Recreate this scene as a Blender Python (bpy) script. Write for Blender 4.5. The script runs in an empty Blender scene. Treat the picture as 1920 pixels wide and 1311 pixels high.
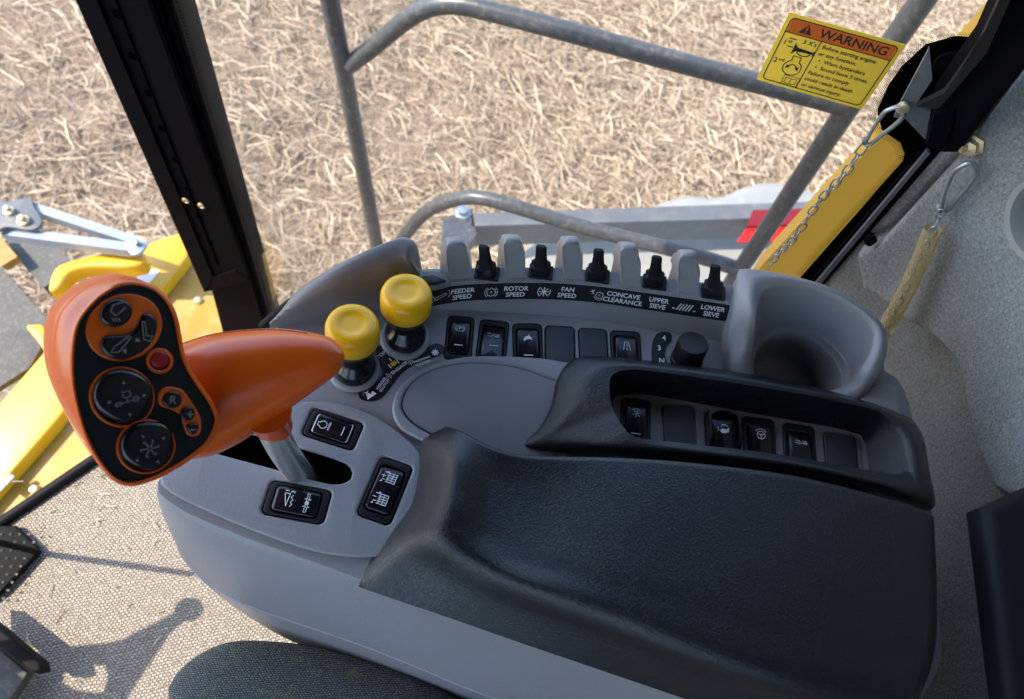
import bpy, bmesh, math, random
import numpy as np
from mathutils import Vector, Matrix, noise
random.seed(7)
SC = bpy.context.scene
COL = SC.collection
# ------------------------------------------------------------------ camera
F = 1400.0; CX, CY = 960.0, 655.5
_Z = -np.array([(830-960)/F, -(1350-655.5)/F, -1.0]); _Z /= np.linalg.norm(_Z)
_X = np.array([.95, -.30, .06]); _X = _X-_X.dot(_Z)*_Z; _X /= np.linalg.norm(_X)
_Y = np.cross(_Z, _X)
RM = np.array([_X, _Y, _Z])
CAM = np.array([0, 0, .58])
cd = bpy.data.cameras.new('camera'); cam = bpy.data.objects.new('camera', cd); COL.objects.link(cam)
cd.sensor_width = 36; cd.lens = 36*F/1920; cd.clip_start = .02; cd.clip_end = 500
cd.dof.use_dof = True; cd.dof.focus_distance = .62; cd.dof.aperture_fstop = 8.5
m4 = Matrix([list(RM[i])+[CAM[i]] for i in range(3)]+[[0, 0, 0, 1]])
cam.matrix_world = m4
SC.camera = cam
# ------------------------------------------------------------------ world, sun, exposure
SUN_EL = math.radians(50); SUN_DIR = Vector((.974*math.cos(SUN_EL), .225*math.cos(SUN_EL), -math.sin(SUN_EL)))
w = bpy.data.worlds.new('World'); SC.world = w; w.use_nodes = True
nt = w.node_tree; bg = nt.nodes['Background']
sky = nt.nodes.new('ShaderNodeTexSky'); sky.sky_type = 'NISHITA'; sky.sun_disc = False
sky.sun_elevation = SUN_EL; sky.sun_rotation = math.atan2(-SUN_DIR.x, -SUN_DIR.y)
nt.links.new(sky.outputs[0], bg.inputs[0]); bg.inputs[1].default_value = .15
sl = bpy.data.lights.new('sun', 'SUN'); sl.energy = 2.4; sl.angle = math.radians(.5); sl.color = (1, .90, .76)
so = bpy.data.objects.new('sun', sl); COL.objects.link(so); so.rotation_euler = SUN_DIR.to_track_quat('-Z', 'Y').to_euler()
SC.view_settings.view_transform = 'Standard'; SC.view_settings.look = 'None'; SC.view_settings.gamma = 1
SC.view_settings.exposure = 2.05
# ------------------------------------------------------------------ pixel helpers (rays of the camera onto real planes)
def ray(px, py): return RM @ np.array([(px-CX)/F, -(py-CY)/F, -1.0])
def P(px, py, z=0.0):
    r = ray(px, py); return Vector(CAM + r*((z-CAM[2])/r[2]))
def PY(px, py, y):
    r = ray(px, py); return Vector(CAM + r*((y-CAM[1])/r[1]))
def PN(px, py, o, n):
    r = ray(px, py); n = np.array(n); return Vector(CAM + r*(((np.array(o)-CAM) @ n)/(r @ n)))
# ------------------------------------------------------------------ materials
def node(nt, t, **k):
    n = nt.nodes.new(t)
    for a, b in k.items():
        if a in n.inputs: n.inputs[a].default_value = b
        else: setattr(n, a, b)
    return n
def mat(name, col, rough=.5, metal=0, var=.08, vscale=6, bump=0, bscale=600, kind='noise', coat=0, spec=.5, bdist=.001, dust=0):
    m = bpy.data.materials.new(name); m.use_nodes = True; nt = m.node_tree; b = nt.nodes['Principled BSDF']
    L = nt.links.new
    tc = node(nt, 'ShaderNodeTexCoord'); geo = node(nt, 'ShaderNodeNewGeometry')
    n1 = node(nt, 'ShaderNodeTexNoise'); n1.inputs['Scale'].default_value = vscale; n1.inputs['Detail'].default_value = 5
    L(geo.outputs['Position'], n1.inputs['Vector'])
    mr = node(nt, 'ShaderNodeMapRange'); mr.inputs[1].default_value = .3; mr.inputs[2].default_value = .7
    mr.inputs[3].default_value = 1-var; mr.inputs[4].default_value = 1+var; L(n1.outputs[0], mr.inputs[0])
    mx = node(nt, 'ShaderNodeMix', data_type='RGBA', blend_type='MULTIPLY'); mx.inputs[0].default_value = 1
    mx.inputs[6].default_value = (*col, 1); L(mr.outputs[0], mx.inputs[7])
    out = mx.outputs[2]
    if dust:
        n2 = node(nt, 'ShaderNodeTexNoise'); n2.inputs['Scale'].default_value = vscale*4; n2.inputs['Detail'].default_value = 8; n2.inputs['Roughness'].default_value = .7
        L(geo.outputs['Position'], n2.inputs['Vector'])
        m2 = node(nt, 'ShaderNodeMapRange'); m2.inputs[1].default_value = .5; m2.inputs[2].default_value = .75; m2.inputs[3].default_value = 0; m2.inputs[4].default_value = dust
        L(n2.outputs[0], m2.inputs[0])
        x2 = node(nt, 'ShaderNodeMix', data_type='RGBA'); L(m2.outputs[0], x2.inputs[0]); L(out, x2.inputs[6]); x2.inputs[7].default_value = (.42, .36, .28, 1)
        out = x2.outputs[2]
    L(out, b.inputs['Base Color'])
    r2 = node(nt, 'ShaderNodeMapRange'); r2.inputs[3].default_value = max(.02, rough-.06); r2.inputs[4].default_value = min(1, rough+.06)
    L(n1.outputs[0], r2.inputs[0]); L(r2.outputs[0], b.inputs['Roughness'])
    b.inputs['Metallic'].default_value = metal; b.inputs['Specular IOR Level'].default_value = spec
    b.inputs['Coat Weight'].default_value = coat; b.inputs['Coat Roughness'].default_value = .12
    if bump:
        if kind == 'noise':
            t = node(nt, 'ShaderNodeTexNoise'); t.inputs['Scale'].default_value = bscale; t.inputs['Detail'].default_value = 2
        else:
            t = node(nt, 'ShaderNodeTexVoronoi', feature='SMOOTH_F1'); t.inputs['Scale'].default_value = bscale
            dn = node(nt, 'ShaderNodeTexNoise'); dn.inputs['Scale'].default_value = bscale*.9
            va = node(nt, 'ShaderNodeVectorMath', operation='SCALE'); L(dn.outputs['Color'], va.inputs[0]); va.inputs['Scale'].default_value = 1.6/bscale
            vb = node(nt, 'ShaderNodeVectorMath', operation='ADD'); L(geo.outputs['Position'], vb.inputs[0]); L(va.outputs[0], vb.inputs[1])
            L(vb.outputs[0], t.inputs['Vector'])
        if kind == 'noise': L(geo.outputs['Position'], t.inputs['Vector'])
        bp = node(nt, 'ShaderNodeBump'); bp.inputs['Strength'].default_value = bump; bp.inputs['Distance'].default_value = bdist
        L(t.outputs[0], bp.inputs['Height']); L(bp.outputs[0], b.inputs['Normal'])
    return m
GREY = mat('console_plastic', (.235, .234, .240), .35, var=.04, bump=.5, bscale=900, bdist=.0006)
GREY2 = mat('console_plastic_warm', (.175, .165, .165), .5, var=.04, bump=.4, bscale=900, bdist=.0005)
BLKL = mat('armrest_vinyl', (.0035, .004, .0055), .28, var=.12, bump=.5, bscale=700, kind='vor', bdist=.0006, spec=.7)
BLK = mat('black_plastic', (.007, .0075, .009), .42, var=.15, bump=.3, bscale=1200, bdist=.0003, spec=.35)
BLKG = mat('gloss_black_plastic', (.006, .0065, .009), .2, var=.1, spec=.45)
BLANK = mat('blanking_plastic', (.032, .034, .042), .5, var=.05, bump=.4, bscale=1500, bdist=.0003)
DECAL = mat('decal_black', (.007, .0075, .009), .4, spec=.3)
WHITE = mat('print_white', (.75, .75, .75), .5)
DIM = mat('print_dim', (.20, .19, .16), .6, var=.15)
ORANGE = mat('orange_plastic', (.66, .098, .005), .27, var=.06, bump=.12, bscale=1400, bdist=.0002)
RED = mat('red_button', (.30, .008, .012), .3)
YEL = mat('yellow_cap', (.80, .42, .001), .33, var=.05, coat=.08, spec=.4)
YPAINT = mat('yellow_paint', (.56, .30, .006), .35, var=.06, vscale=3, coat=.4)
YDIRT = mat('dirty_yellow_paint', (.34, .19, .02), .55, var=.35, vscale=5, dust=.45)
PILL = mat('black_pillar_paint', (.003, .003, .0042), .7, var=.2, bump=.1, bscale=500, spec=.02)
RUBB = mat('rubber_seal', (.004, .004, .004), .6, spec=.15)
STEEL = mat('steel_shaft', (.75, .75, .72), .32, .85, var=.1)
ZINC = mat('zinc_wire', (.34, .37, .40), .38, .85, var=.15)
BRASS = mat('yellow_zinc_bolt', (.62, .52, .33), .4, .85, var=.2)
RAIL = mat('grey_rail_paint', (.045, .050, .058), .38, var=.1, vscale=20, dust=.25)
BEAM = mat('grey_beam_paint', (.10, .105, .115), .4, var=.1, dust=.2)
DGREY = mat('dark_grey_trim', (.010, .011, .012), .6, var=.1, spec=.15)
LGREY = mat('light_grey_tank', (.24, .24, .235), .5, var=.12, vscale=4, dust=.3)
REDT = mat('red_reflector', (.60, .008, .004), .35)
REDT2 = mat('dark_red_reflector', (.16, .005, .008), .35)
STRUT = mat('blue_grey_strut', (.26, .30, .36), .35, .2, var=.1, dust=.15)
BELT = mat('grey_belt_rubber', (.055, .055, .052), .7, var=.2, vscale=20, dust=.25)
TAPE = mat('sticker_yellow', (.92, .60, .05), .4, var=.04)
TAPEO = mat('sticker_orange', (.62, .12, .008), .4, var=.04)
PRINT = mat('print_black', (.02, .02, .015), .5)
FRIT = mat('frit_black', (.001, .001, .001), .9, spec=0)
PEDAL = mat('pedal_metal', (.005, .005, .005), .6, 0, spec=.1, var=.2)

def fabric(name, c1, c2, sx, sy, bump=1.0, dist=.002, rot=0, fleck=None):
    m = bpy.data.materials.new(name); m.use_nodes = True; nt = m.node_tree; b = nt.nodes['Principled BSDF']; L = nt.links.new
    geo = node(nt, 'ShaderNodeTexCoord'); mp = node(nt, 'ShaderNodeMapping'); mp.inputs['Rotation'].default_value = (0, 0, rot)
    dn = node(nt, 'ShaderNodeTexNoise'); dn.inputs['Scale'].default_value = .35/sx; dn.inputs['Detail'].default_value = 3
    L(geo.outputs['Object'], dn.inputs['Vector'])
    sc = node(nt, 'ShaderNodeVectorMath', operation='SCALE'); sc.inputs['Scale'].default_value = sx*1.3; L(dn.outputs['Color'], sc.inputs[0])
    ad = node(nt, 'ShaderNodeVectorMath', operation='ADD'); L(geo.outputs['Object'], ad.inputs[0]); L(sc.outputs[0], ad.inputs[1]); L(ad.outputs[0], mp.inputs[0])
    br = node(nt, 'ShaderNodeTexBrick'); br.offset = .5; br.inputs['Scale'].default_value = 1
    br.inputs['Brick Width'].default_value = sx; br.inputs['Row Height'].default_value = sy
    br.inputs['Mortar Size'].default_value = min(sx, sy)*.42; br.inputs['Mortar Smooth'].default_value = 1
    br.inputs['Color1'].default_value = (*c1, 1); br.inputs['Color2'].default_value = (*[c*.78 for c in c1], 1); br.inputs['Mortar'].default_value = (*c2, 1)
    L(mp.outputs[0], br.inputs['Vector'])
    n2 = node(nt, 'ShaderNodeTexNoise'); n2.inputs['Scale'].default_value = 1.2/sx; n2.inputs['Detail'].default_value = 4
    L(geo.outputs['Object'], n2.inputs['Vector'])
    mr = node(nt, 'ShaderNodeMapRange'); mr.inputs[1].default_value = .3; mr.inputs[2].default_value = .7; mr.inputs[3].default_value = .6; mr.inputs[4].default_value = 1.25; L(n2.outputs[0], mr.inputs[0])
    mx = node(nt, 'ShaderNodeMix', data_type='RGBA', blend_type='MULTIPLY'); mx.inputs[0].default_value = 1; L(br.outputs['Color'], mx.inputs[6]); L(mr.outputs[0], mx.inputs[7])
    out = mx.outputs[2]
    if fleck:
        n3 = node(nt, 'ShaderNodeTexNoise'); n3.inputs['Scale'].default_value = 60; n3.inputs['Detail'].default_value = 6; n3.inputs['Roughness'].default_value = .8
        L(geo.outputs['Object'], n3.inputs['Vector'])
        m3 = node(nt, 'ShaderNodeMapRange'); m3.inputs[1].default_value = .57; m3.inputs[2].default_value = .66; L(n3.outputs[0], m3.inputs[0])
        x3 = node(nt, 'ShaderNodeMix', data_type='RGBA'); L(m3.outputs[0], x3.inputs[0]); L(out, x3.inputs[6]); x3.inputs[7].default_value = (*fleck, 1); out = x3.outputs[2]
    L(out, b.inputs['Base Color']); b.inputs['Roughness'].default_value = .9; b.inputs['Specular IOR Level'].default_value = .2
    iv = node(nt, 'ShaderNodeMath', operation='SUBTRACT'); iv.inputs[0].default_value = 1; L(br.outputs['Fac'], iv.inputs[1])
    ml = node(nt, 'ShaderNodeMath', operation='MULTIPLY'); L(iv.outputs[0], ml.inputs[0]); L(mr.outputs[0], ml.inputs[1])
    bp = node(nt, 'ShaderNodeBump'); bp.inputs['Strength'].default_value = bump; bp.inputs['Distance'].default_value = dist
    L(ml.outputs[0], bp.inputs['Height']); L(bp.outputs[0], b.inputs['Normal'])
    return m
CARPET = fabric('carpet_weave', (.60, .51, .42), (.15, .125, .10), .0056, .0039, dist=.0018, rot=.5)
SEATF = fabric('seat_knit', (.25, .265, .265), (.05, .055, .057), .0026, .0017, dist=.0012, rot=-.35, fleck=(.17, .19, .10))
def felt_mat(name='felt_lining', col=(.215, .222, .215)):
    m = mat(name, col, .95, var=.10, vscale=14, bump=.7, bscale=500, bdist=.0016, spec=.1)
    nt = m.node_tree; b = nt.nodes['Principled BSDF']; L = nt.links.new
    src = b.inputs['Base Color'].links[0].from_socket
    geo = node(nt, 'ShaderNodeNewGeometry')
    n = node(nt, 'ShaderNodeTexNoise'); n.inputs['Scale'].default_value = 330; n.inputs['Detail'].default_value = 5; n.inputs['Roughness'].default_value = .8
    L(geo.outputs['Position'], n.inputs['Vector'])
    r = node(nt, 'ShaderNodeMapRange'); r.inputs[1].default_value = .35; r.inputs[2].default_value = .65; r.inputs[3].default_value = .6; r.inputs[4].default_value = 1.35
    L(n.outputs[0], r.inputs[0])
    x = node(nt, 'ShaderNodeMix', data_type='RGBA', blend_type='MULTIPLY'); x.inputs[0].default_value = 1; L(src, x.inputs[6]); L(r.outputs[0], x.inputs[7])
    L(x.outputs[2], b.inputs['Base Color']); return m
FELT = felt_mat(); FELT2 = felt_mat('felt_lower', (.185, .183, .17))
def glass_mat(name, tint=(1, 1, 1), refl=.06):
    m = bpy.data.materials.new(name); m.use_nodes = True; nt = m.node_tree; nt.nodes.clear(); L = nt.links.new
    o = node(nt, 'ShaderNodeOutputMaterial'); t = node(nt, 'ShaderNodeBsdfTransparent'); t.inputs[0].default_value = (*tint, 1)
    g = node(nt, 'ShaderNodeBsdfGlossy'); g.inputs['Roughness'].default_value = .02
    lw = node(nt, 'ShaderNodeLayerWeight'); lw.inputs[0].default_value = .12
    ml = node(nt, 'ShaderNodeMath', operation='MULTIPLY'); L(lw.outputs['Fresnel'], ml.inputs[0]); ml.inputs[1].default_value = refl
    mx = node(nt, 'ShaderNodeMixShader'); L(ml.outputs[0], mx.inputs[0]); L(t.outputs[0], mx.inputs[1]); L(g.outputs[0], mx.inputs[2]); L(mx.outputs[0], o.inputs[0])
    return m
GLASS = glass_mat('window_glass', (.97, .975, .97), .35)
def add_dust(M_):
    nt = M_.node_tree; L = nt.links.new; geo = node(nt, 'ShaderNodeNewGeometry')
    a = node(nt, 'ShaderNodeTexVoronoi'); a.inputs['Scale'].default_value = 55; L(geo.outputs['Position'], a.inputs['Vector'])
    r = node(nt, 'ShaderNodeMapRange'); r.inputs[1].default_value = .10; r.inputs[2].default_value = .04; r.inputs[3].default_value = 0; r.inputs[4].default_value = .5; L(a.outputs['Distance'], r.inputs[0])
    b = node(nt, 'ShaderNodeTexNoise'); b.inputs['Scale'].default_value = 9; b.inputs['Detail'].default_value = 6; L(geo.outputs['Position'], b.inputs['Vector'])
    q = node(nt, 'ShaderNodeMapRange'); q.inputs[1].default_value = .56; q.inputs[2].default_value = .66; L(b.outputs[0], q.inputs[0])
    m1 = node(nt, 'ShaderNodeMath', operation='MULTIPLY'); L(r.outputs[0], m1.inputs[0]); L(q.outputs[0], m1.inputs[1])
    m2 = node(nt, 'ShaderNodeMath', operation='MULTIPLY_ADD'); L(b.outputs[0], m2.inputs[0]); m2.inputs[1].default_value = .03; L(m1.outputs[0], m2.inputs[2])
    d = node(nt, 'ShaderNodeBsdfDiffuse'); d.inputs[0].default_value = (.7, .66, .58, 1); mx = node(nt, 'ShaderNodeMixShader'); o = [n for n in nt.nodes if n.type == 'OUTPUT_MATERIAL'][0]
    s0 = o.inputs[0].links[0].from_socket; L(m2.outputs[0], mx.inputs[0]); L(s0, mx.inputs[1]); L(d.outputs[0], mx.inputs[2]); L(mx.outputs[0], o.inputs[0])
add_dust(GLASS)
SLEEVE = glass_mat('yellowed_vinyl', (.93, .86, .66), 1.0)
_nt = SLEEVE.node_tree; _d = _nt.nodes.new('ShaderNodeBsdfDiffuse'); _d.inputs[0].default_value = (.74, .60, .34, 1); _m = _nt.nodes.new('ShaderNodeMixShader'); _m.inputs[0].default_value = .30
_o = [n for n in _nt.nodes if n.type == 'OUTPUT_MATERIAL'][0]; _s = _o.inputs[0].links[0].from_socket
_nt.links.new(_s, _m.inputs[1]); _nt.links.new(_d.outputs[0], _m.inputs[2]); _nt.links.new(_m.outputs[0], _o.inputs[0])
# ------------------------------------------------------------------ object helpers
def link(o, parent=None):
    COL.objects.link(o)
    if parent is not None:
        o.parent = parent; o.matrix_parent_inverse = Matrix.Translation(-TOPLOC(parent)) if parent.type == 'EMPTY' else parent.matrix_world.inverted()
    return o
def TOPLOC(e): return e.location
def thing(name, label, cat, loc=(0, 0, 0), group=None):
    o = bpy.data.objects.new(name, None); COL.objects.link(o); o.location = loc; o.empty_display_size = .02
    o['label'] = label; o['category'] = cat
    if group: o['group'] = group
    return o
def tag(o, label, cat, group=None, kind=None):
    o['label'] = label; o['category'] = cat
    if group: o['group'] = group
    if kind: o['kind'] = kind
    return o
def finish(name, me, m, parent=None, mtx=None, ang=35, smooth=True):
    if smooth:
        me.polygons.foreach_set('use_smooth', [True]*len(me.polygons)); me.set_sharp_from_angle(angle=math.radians(ang))
    if m: me.materials.clear(); me.materials.append(m)
    o = bpy.data.objects.new(name, me)
    COL.objects.link(o)
    if mtx is not None: o.matrix_world = mtx
    if parent is not None:
        o.parent = parent
        if parent.type == 'EMPTY': o.matrix_parent_inverse = Matrix.Translation(-Vector(parent.location))
        else:
            pm = parent.matrix_basis
            o.matrix_parent_inverse = pm.inverted()
    return o
def mesh(name, V, Fc, m, parent=None, mtx=None, ang=35, smooth=True):
    me = bpy.data.meshes.new(name); me.from_pydata([tuple(v) for v in V], [], Fc); me.validate(); me.update()
    bm = bmesh.new(); bm.from_mesh(me); bmesh.ops.recalc_face_normals(bm, faces=bm.faces); bm.to_mesh(me); bm.free()
    return finish(name, me, m, parent, mtx, ang, smooth)
def cr(pts, n, closed=False, uniform=False):
    """Catmull-Rom through points, resampled to n points by arc length (or uniformly by parameter)"""
    pts = [np.array(p, float) for p in pts]; k = len(pts); S = []
    segs = k if closed else k-1; sub = 14
    for i in range(segs):
        if closed: a, b, c, d = pts[(i-1) % k], pts[i], pts[(i+1) % k], pts[(i+2) % k]
        else: a, b, c, d = pts[max(i-1, 0)], pts[i], pts[i+1], pts[min(i+2, k-1)]
        for j in range(sub):
            t = j/sub
            S.append(.5*((2*b)+(c-a)*t+(2*a-5*b+4*c-d)*t*t+(3*b-a-3*c+d)*t**3))
    S.append(pts[0] if closed else pts[-1]); S = np.array(S)
    if uniform: par = np.linspace(0, 1, len(S))
    else:
        d = np.r_[0, np.cumsum(np.linalg.norm(np.diff(S, axis=0), axis=1))]; par = d/d[-1]
    t = np.linspace(0, 1, n, endpoint=not closed)
    return np.array([np.interp(t, par, S[:, q]) for q in range(S.shape[1])]).T
def loft(name, rings, m, parent=None, closed=True, cap0=False, cap1=False, ang=40):
    n = len(rings[0]); V = [p for r in rings for p in r]; Fc = []
    for i in range(len(rings)-1):
        for j in range(n if closed else n-1):
            k = (j+1) % n; Fc.append((i*n+j, i*n+k, (i+1)*n+k, (i+1)*n+j))
    if cap0: Fc.append(tuple(range(n)))
    if cap1: Fc.append(tuple(range((len(rings)-1)*n, len(rings)*n)))
    return mesh(name, V, Fc, m, parent, None, ang)
def rounded(pts, rad, k=5):
    pts = [np.array(p, float) for p in pts]; out = [pts[0]]
    for i in range(1, len(pts)-1):
        a, b, c = pts[i-1], pts[i], pts[i+1]; la, lc = np.linalg.norm(a-b), np.linalg.norm(c-b)
        r = min(rad[i-1], la*.48, lc*.48); p = b+(a-b)/(la+1e-9)*r; q = b+(c-b)/(lc+1e-9)*r
        for j in range(k): t = j/(k-1); out.append(p*(1-t)**2+2*b*t*(1-t)+q*t*t)
    out.append(pts[-1]); return out
def frame(o, x, n):
    n = Vector(n).normalized(); x = Vector(x); x = (x-n*x.dot(n)).normalized(); y = n.cross(x)
    return Matrix(((x.x, y.x, n.x, o[0]), (x.y, y.y, n.y, o[1]), (x.z, y.z, n.z, o[2]), (0, 0, 0, 1)))
def plate(name, outlines, m, parent=None, h=.004, bev=.0008, n=(0, 0, 1), mtx=None, local=False, res=2, ang=50):
    """flat plate; outlines = [outer, hole, ...] as world points (top face lies on them), thickness h below"""
    if not local:
        if mtx is None: mtx = frame(outlines[0][0], Vector(outlines[0][1])-Vector(outlines[0][0]), n)
        inv = mtx.inverted(); outs = [[(inv @ Vector(p))[:2] for p in o] for o in outlines]
    else: outs = outlines
    cu = bpy.data.curves.new(name, 'CURVE'); cu.dimensions = '2D'; cu.fill_mode = 'BOTH'
    for o in outs:
        s = cu.splines.new('POLY'); s.points.add(len(o)-1); s.use_cyclic_u = True
        for q, p in zip(s.points, o): q.co = (p[0], p[1], 0, 1)
    bev = min(bev, h*.49)
    cu.extrude = h/2-bev; cu.bevel_depth = bev; cu.bevel_resolution = res; cu.offset = -bev
    ob = bpy.data.objects.new('tmp', cu); COL.objects.link(ob)
    dg = bpy.context.evaluated_depsgraph_get(); me = bpy.data.meshes.new_from_object(ob.evaluated_get(dg)); bpy.data.objects.remove(ob)
    me.transform(Matrix.Translation((0, 0, -h/2)))
    bm = bmesh.new(); bm.from_mesh(me); bmesh.ops.remove_doubles(bm, verts=bm.verts, dist=1e-6); bm.to_mesh(me); bm.free()
    return finish(name, me, m, parent, mtx if mtx is not None else Matrix(), ang)
def pxs(pts, z=0.0, n=None, closed=True):
    q = [P(p[0], p[1], p[2] if len(p) > 2 else z) for p in pts]
    return [Vector(v) for v in cr(q, n, closed)] if n else q
def sheet(name, loops, m, parent, h, ang=40):
    from mathutils.geometry import delaunay_2d_cdt
    vs = []; ed = []; wall = []
    for L in loops:
        o = len(vs); n = len(L); vs += [Vector((p.x, p.y)) for p in L]; ed += [(o+i, o+(i+1) % n) for i in range(n)]
    z = loops[0][0].z
    v2, e2, f2, ov, oe, of = delaunay_2d_cdt(vs, ed, [], 0, 1e-7)
    def inside(p, L):
        c = False; n = len(L)
        for i in range(n):
            a, b = L[i], L[(i+1) % n]
            if (a.y > p.y) != (b.y > p.y) and p.x < a.x+(p.y-a.y)*(b.x-a.x)/(b.y-a.y): c = not c
        return c
    keep = []
    for f in f2:
        c = sum((v2[k] for k in f), Vector((0, 0)))/len(f)
        if inside(c, loops[0]) and not any(inside(c, L) for L in loops[1:]): keep.append(tuple(f))
    V = [(v.x, v.y, z) for v in v2]
    for L in loops:
        o = len(V); n = len(L); V += [(p.x, p.y, z) for p in L]+[(p.x, p.y, z-h) for p in L]
        keep += [(o+i, o+(i+1) % n, o+n+(i+1) % n, o+n+i) for i in range(n)]
    return mesh(name, V, keep, m, parent, None, ang)
def tube(name, pts, r, m, parent=None, sm=24, seg=12, radii=None, caps=True, closed=False, raw=False):
    if not raw and len(pts) > 2: pts = cr(pts, sm, closed)
    pts = [Vector(p) for p in pts]; n = len(pts); V = []; Fc = []
    up = None
    for i, p in enumerate(pts):
        if closed: d = (pts[(i+1) % n]-pts[i-1]).normalized()
        else: d = (pts[min(i+1, n-1)]-pts[max(i-1, 0)]).normalized()
        if up is None: up = d.orthogonal().normalized()
        up = (up-d*up.dot(d)).normalized(); s = d.cross(up)
        rr = radii[i] if radii is not None and raw else (np.interp(i/(n-1), np.linspace(0, 1, len(radii)), radii) if radii is not None else r)
        for k in range(seg):
            a = 2*math.pi*k/seg; V.append(p+(up*math.cos(a)+s*math.sin(a))*rr)
    for i in range(n if closed else n-1):
        for k in range(seg):
            a, b = i*seg, ((i+1) % n)*seg; Fc.append((a+k, a+(k+1) % seg, b+(k+1) % seg, b+k))
    if caps and not closed: Fc.append(tuple(range(seg))); Fc.append(tuple(range((n-1)*seg, n*seg)))
    if name is None: return V, Fc
    return mesh(name, V, Fc, m, parent)
def joinVF(lst):
    V = []; Fc = []
    for v, f in lst:
        o = len(V); V += list(v); Fc += [tuple(i+o for i in q) for q in f]
    return V, Fc
def lathe(name, prof, m, parent=None, mtx=None, seg=48, ang=40):
    V = []; Fc = []
    for r, z in prof:
        for k in range(seg):
            a = 2*math.pi*k/seg; V.append((r*math.cos(a), r*math.sin(a), z))
    for i in range(len(prof)-1):
        for k in range(seg): Fc.append((i*seg+k, i*seg+(k+1) % seg, (i+1)*seg+(k+1) % seg, (i+1)*seg+k))
    Fc.append(tuple(range(seg))); Fc.append(tuple(range((len(prof)-1)*seg, len(prof)*seg)))
    return mesh(name, V, Fc, m, parent, mtx, ang)
def rrect(w, h, r, n=5, cx=0, cy=0):
    o = []
    for sx, sy, a0 in ((1, 1, 0), (-1, 1, 90), (-1, -1, 180), (1, -1, 270)):
        for k in range(n+1):
            a = math.radians(a0+90*k/n); o.append((cx+sx*(w/2-r)+r*math.cos(a), cy+sy*(h/2-r)+r*math.sin(a)))
    return o
def strokes(lines, wd):
    """flat ribbons for 2D polylines -> V,F"""
    V = []; Fc = []
    for l in lines:
        w = wd
        if isinstance(l, dict):   # filled polygon
            o = len(V); V += [(x, y, 0) for x, y in l['fill']]; Fc.append(tuple(range(o, len(V)))); continue
        for (a, b) in zip(l[:-1], l[1:]):
            a = Vector(a); b = Vector(b); d = b-a
            if d.length < 1e-9: continue
            d.normalize(); s = Vector((-d.y, d.x))*w/2; e = d*w*.35; o = len(V)
            for q in (a-e-s, b+e-s, b+e+s, a-e+s): V.append((q.x, q.y, 0))
            Fc.append((o, o+1, o+2, o+3))
    return V, Fc
def circ(cx, cy, r, a0=0, a1=360, n=20, ry=None):
    ry = ry or r
    return [(cx+r*math.cos(math.radians(a0+(a1-a0)*k/n)), cy+ry*math.sin(math.radians(a0+(a1-a0)*k/n))) for k in range(n+1)]
def arrow(x, y, a, s):
    c, q = math.cos(a), math.sin(a)
    return {'fill': [(x+s*c, y+s*q), (x-s*.6*c-s*.7*q, y-s*.6*q+s*.7*c), (x-s*.6*c+s*.7*q, y-s*.6*q-s*.7*c)]}
def text_vf(txt, size, bold=.0, align='CENTER', shear=0, cond=1.0):
    cu = bpy.data.curves.new('t', 'FONT'); cu.body = txt; cu.size = size; cu.align_x = align; cu.align_y = 'CENTER'
    cu.offset = bold*size; cu.shear = shear; cu.space_line = .85; cu.resolution_u = 3
    ob = bpy.data.objects.new('t', cu); COL.objects.link(ob)
    dg = bpy.context.evaluated_depsgraph_get(); me = bpy.data.meshes.new_from_object(ob.evaluated_get(dg)); bpy.data.objects.remove(ob)
    V = [(v.co.x*cond, v.co.y, 0) for v in me.vertices]; Fc = [tuple(p.vertices) for p in me.polygons]; bpy.data.meshes.remove(me)
    return V, Fc
def xf(vf, dx=0, dy=0, rot=0, s=1):
    c, q = math.cos(rot), math.sin(rot)
    return [(s*(x*c-y*q)+dx, s*(x*q+y*c)+dy, z) for x, y, z in vf[0]], vf[1]
def quadprism(name, px4, Yp, th, m, parent=None, ang=30):
    a = [PY(x, y, Yp) for x, y in px4]; b = [p+Vector((0, th, 0)) for p in a]; n = len(a)
    Fc = [tuple(range(n)), tuple(range(n, 2*n))]+[(i, (i+1) % n, n+(i+1) % n, n+i) for i in range(n)]
    return mesh(name, a+b, Fc, m, parent, None, ang)
def prism(pts, d):
    a = [Vector(p) for p in pts]; b = [p+Vector(d) for p in a]; n = len(a)
    return a+b, [tuple(range(n)), tuple(range(n, 2*n))]+[(i, (i+1) % n, n+(i+1) % n, n+i) for i in range(n)]

# ================================================================== GROUND
GZ = -2.6
def ground_mat():
    m = bpy.data.materials.new('stubble_soil'); m.use_nodes = True; nt = m.node_tree; b = nt.nodes['Principled BSDF']; L = nt.links.new
    geo = node(nt, 'ShaderNodeNewGeometry')
    n = node(nt, 'ShaderNodeTexNoise'); n.inputs['Scale'].default_value = 6; n.inputs['Detail'].default_value = 12; n.inputs['Roughness'].default_value = .75
    L(geo.outputs['Position'], n.inputs['Vector'])
    cr_ = node(nt, 'ShaderNodeValToRGB'); e = cr_.color_ramp.elements; e[0].position = .35; e[0].color = (.10, .07, .045, 1); e[1].position = .62; e[1].color = (.27, .20, .14, 1)
    L(n.outputs[0], cr_.inputs[0]); L(cr_.outputs[0], b.inputs['Base Color']); b.inputs['Roughness'].default_value = .95
    bp = node(nt, 'ShaderNodeBump'); bp.inputs['Distance'].default_value = .03; L(n.outputs[0], bp.inputs['Height']); L(bp.outputs[0], b.inputs['Normal'])
    return m
GM = ground_mat()
N = 140; V = []; Fc = []
xs = np.concatenate([[-60, -20, -8], np.linspace(-5, 4, N), [8, 20, 60]]); ys = np.concatenate([[-60, -20, -6], np.linspace(-1, 7, N), [10, 25, 60]])
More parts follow.
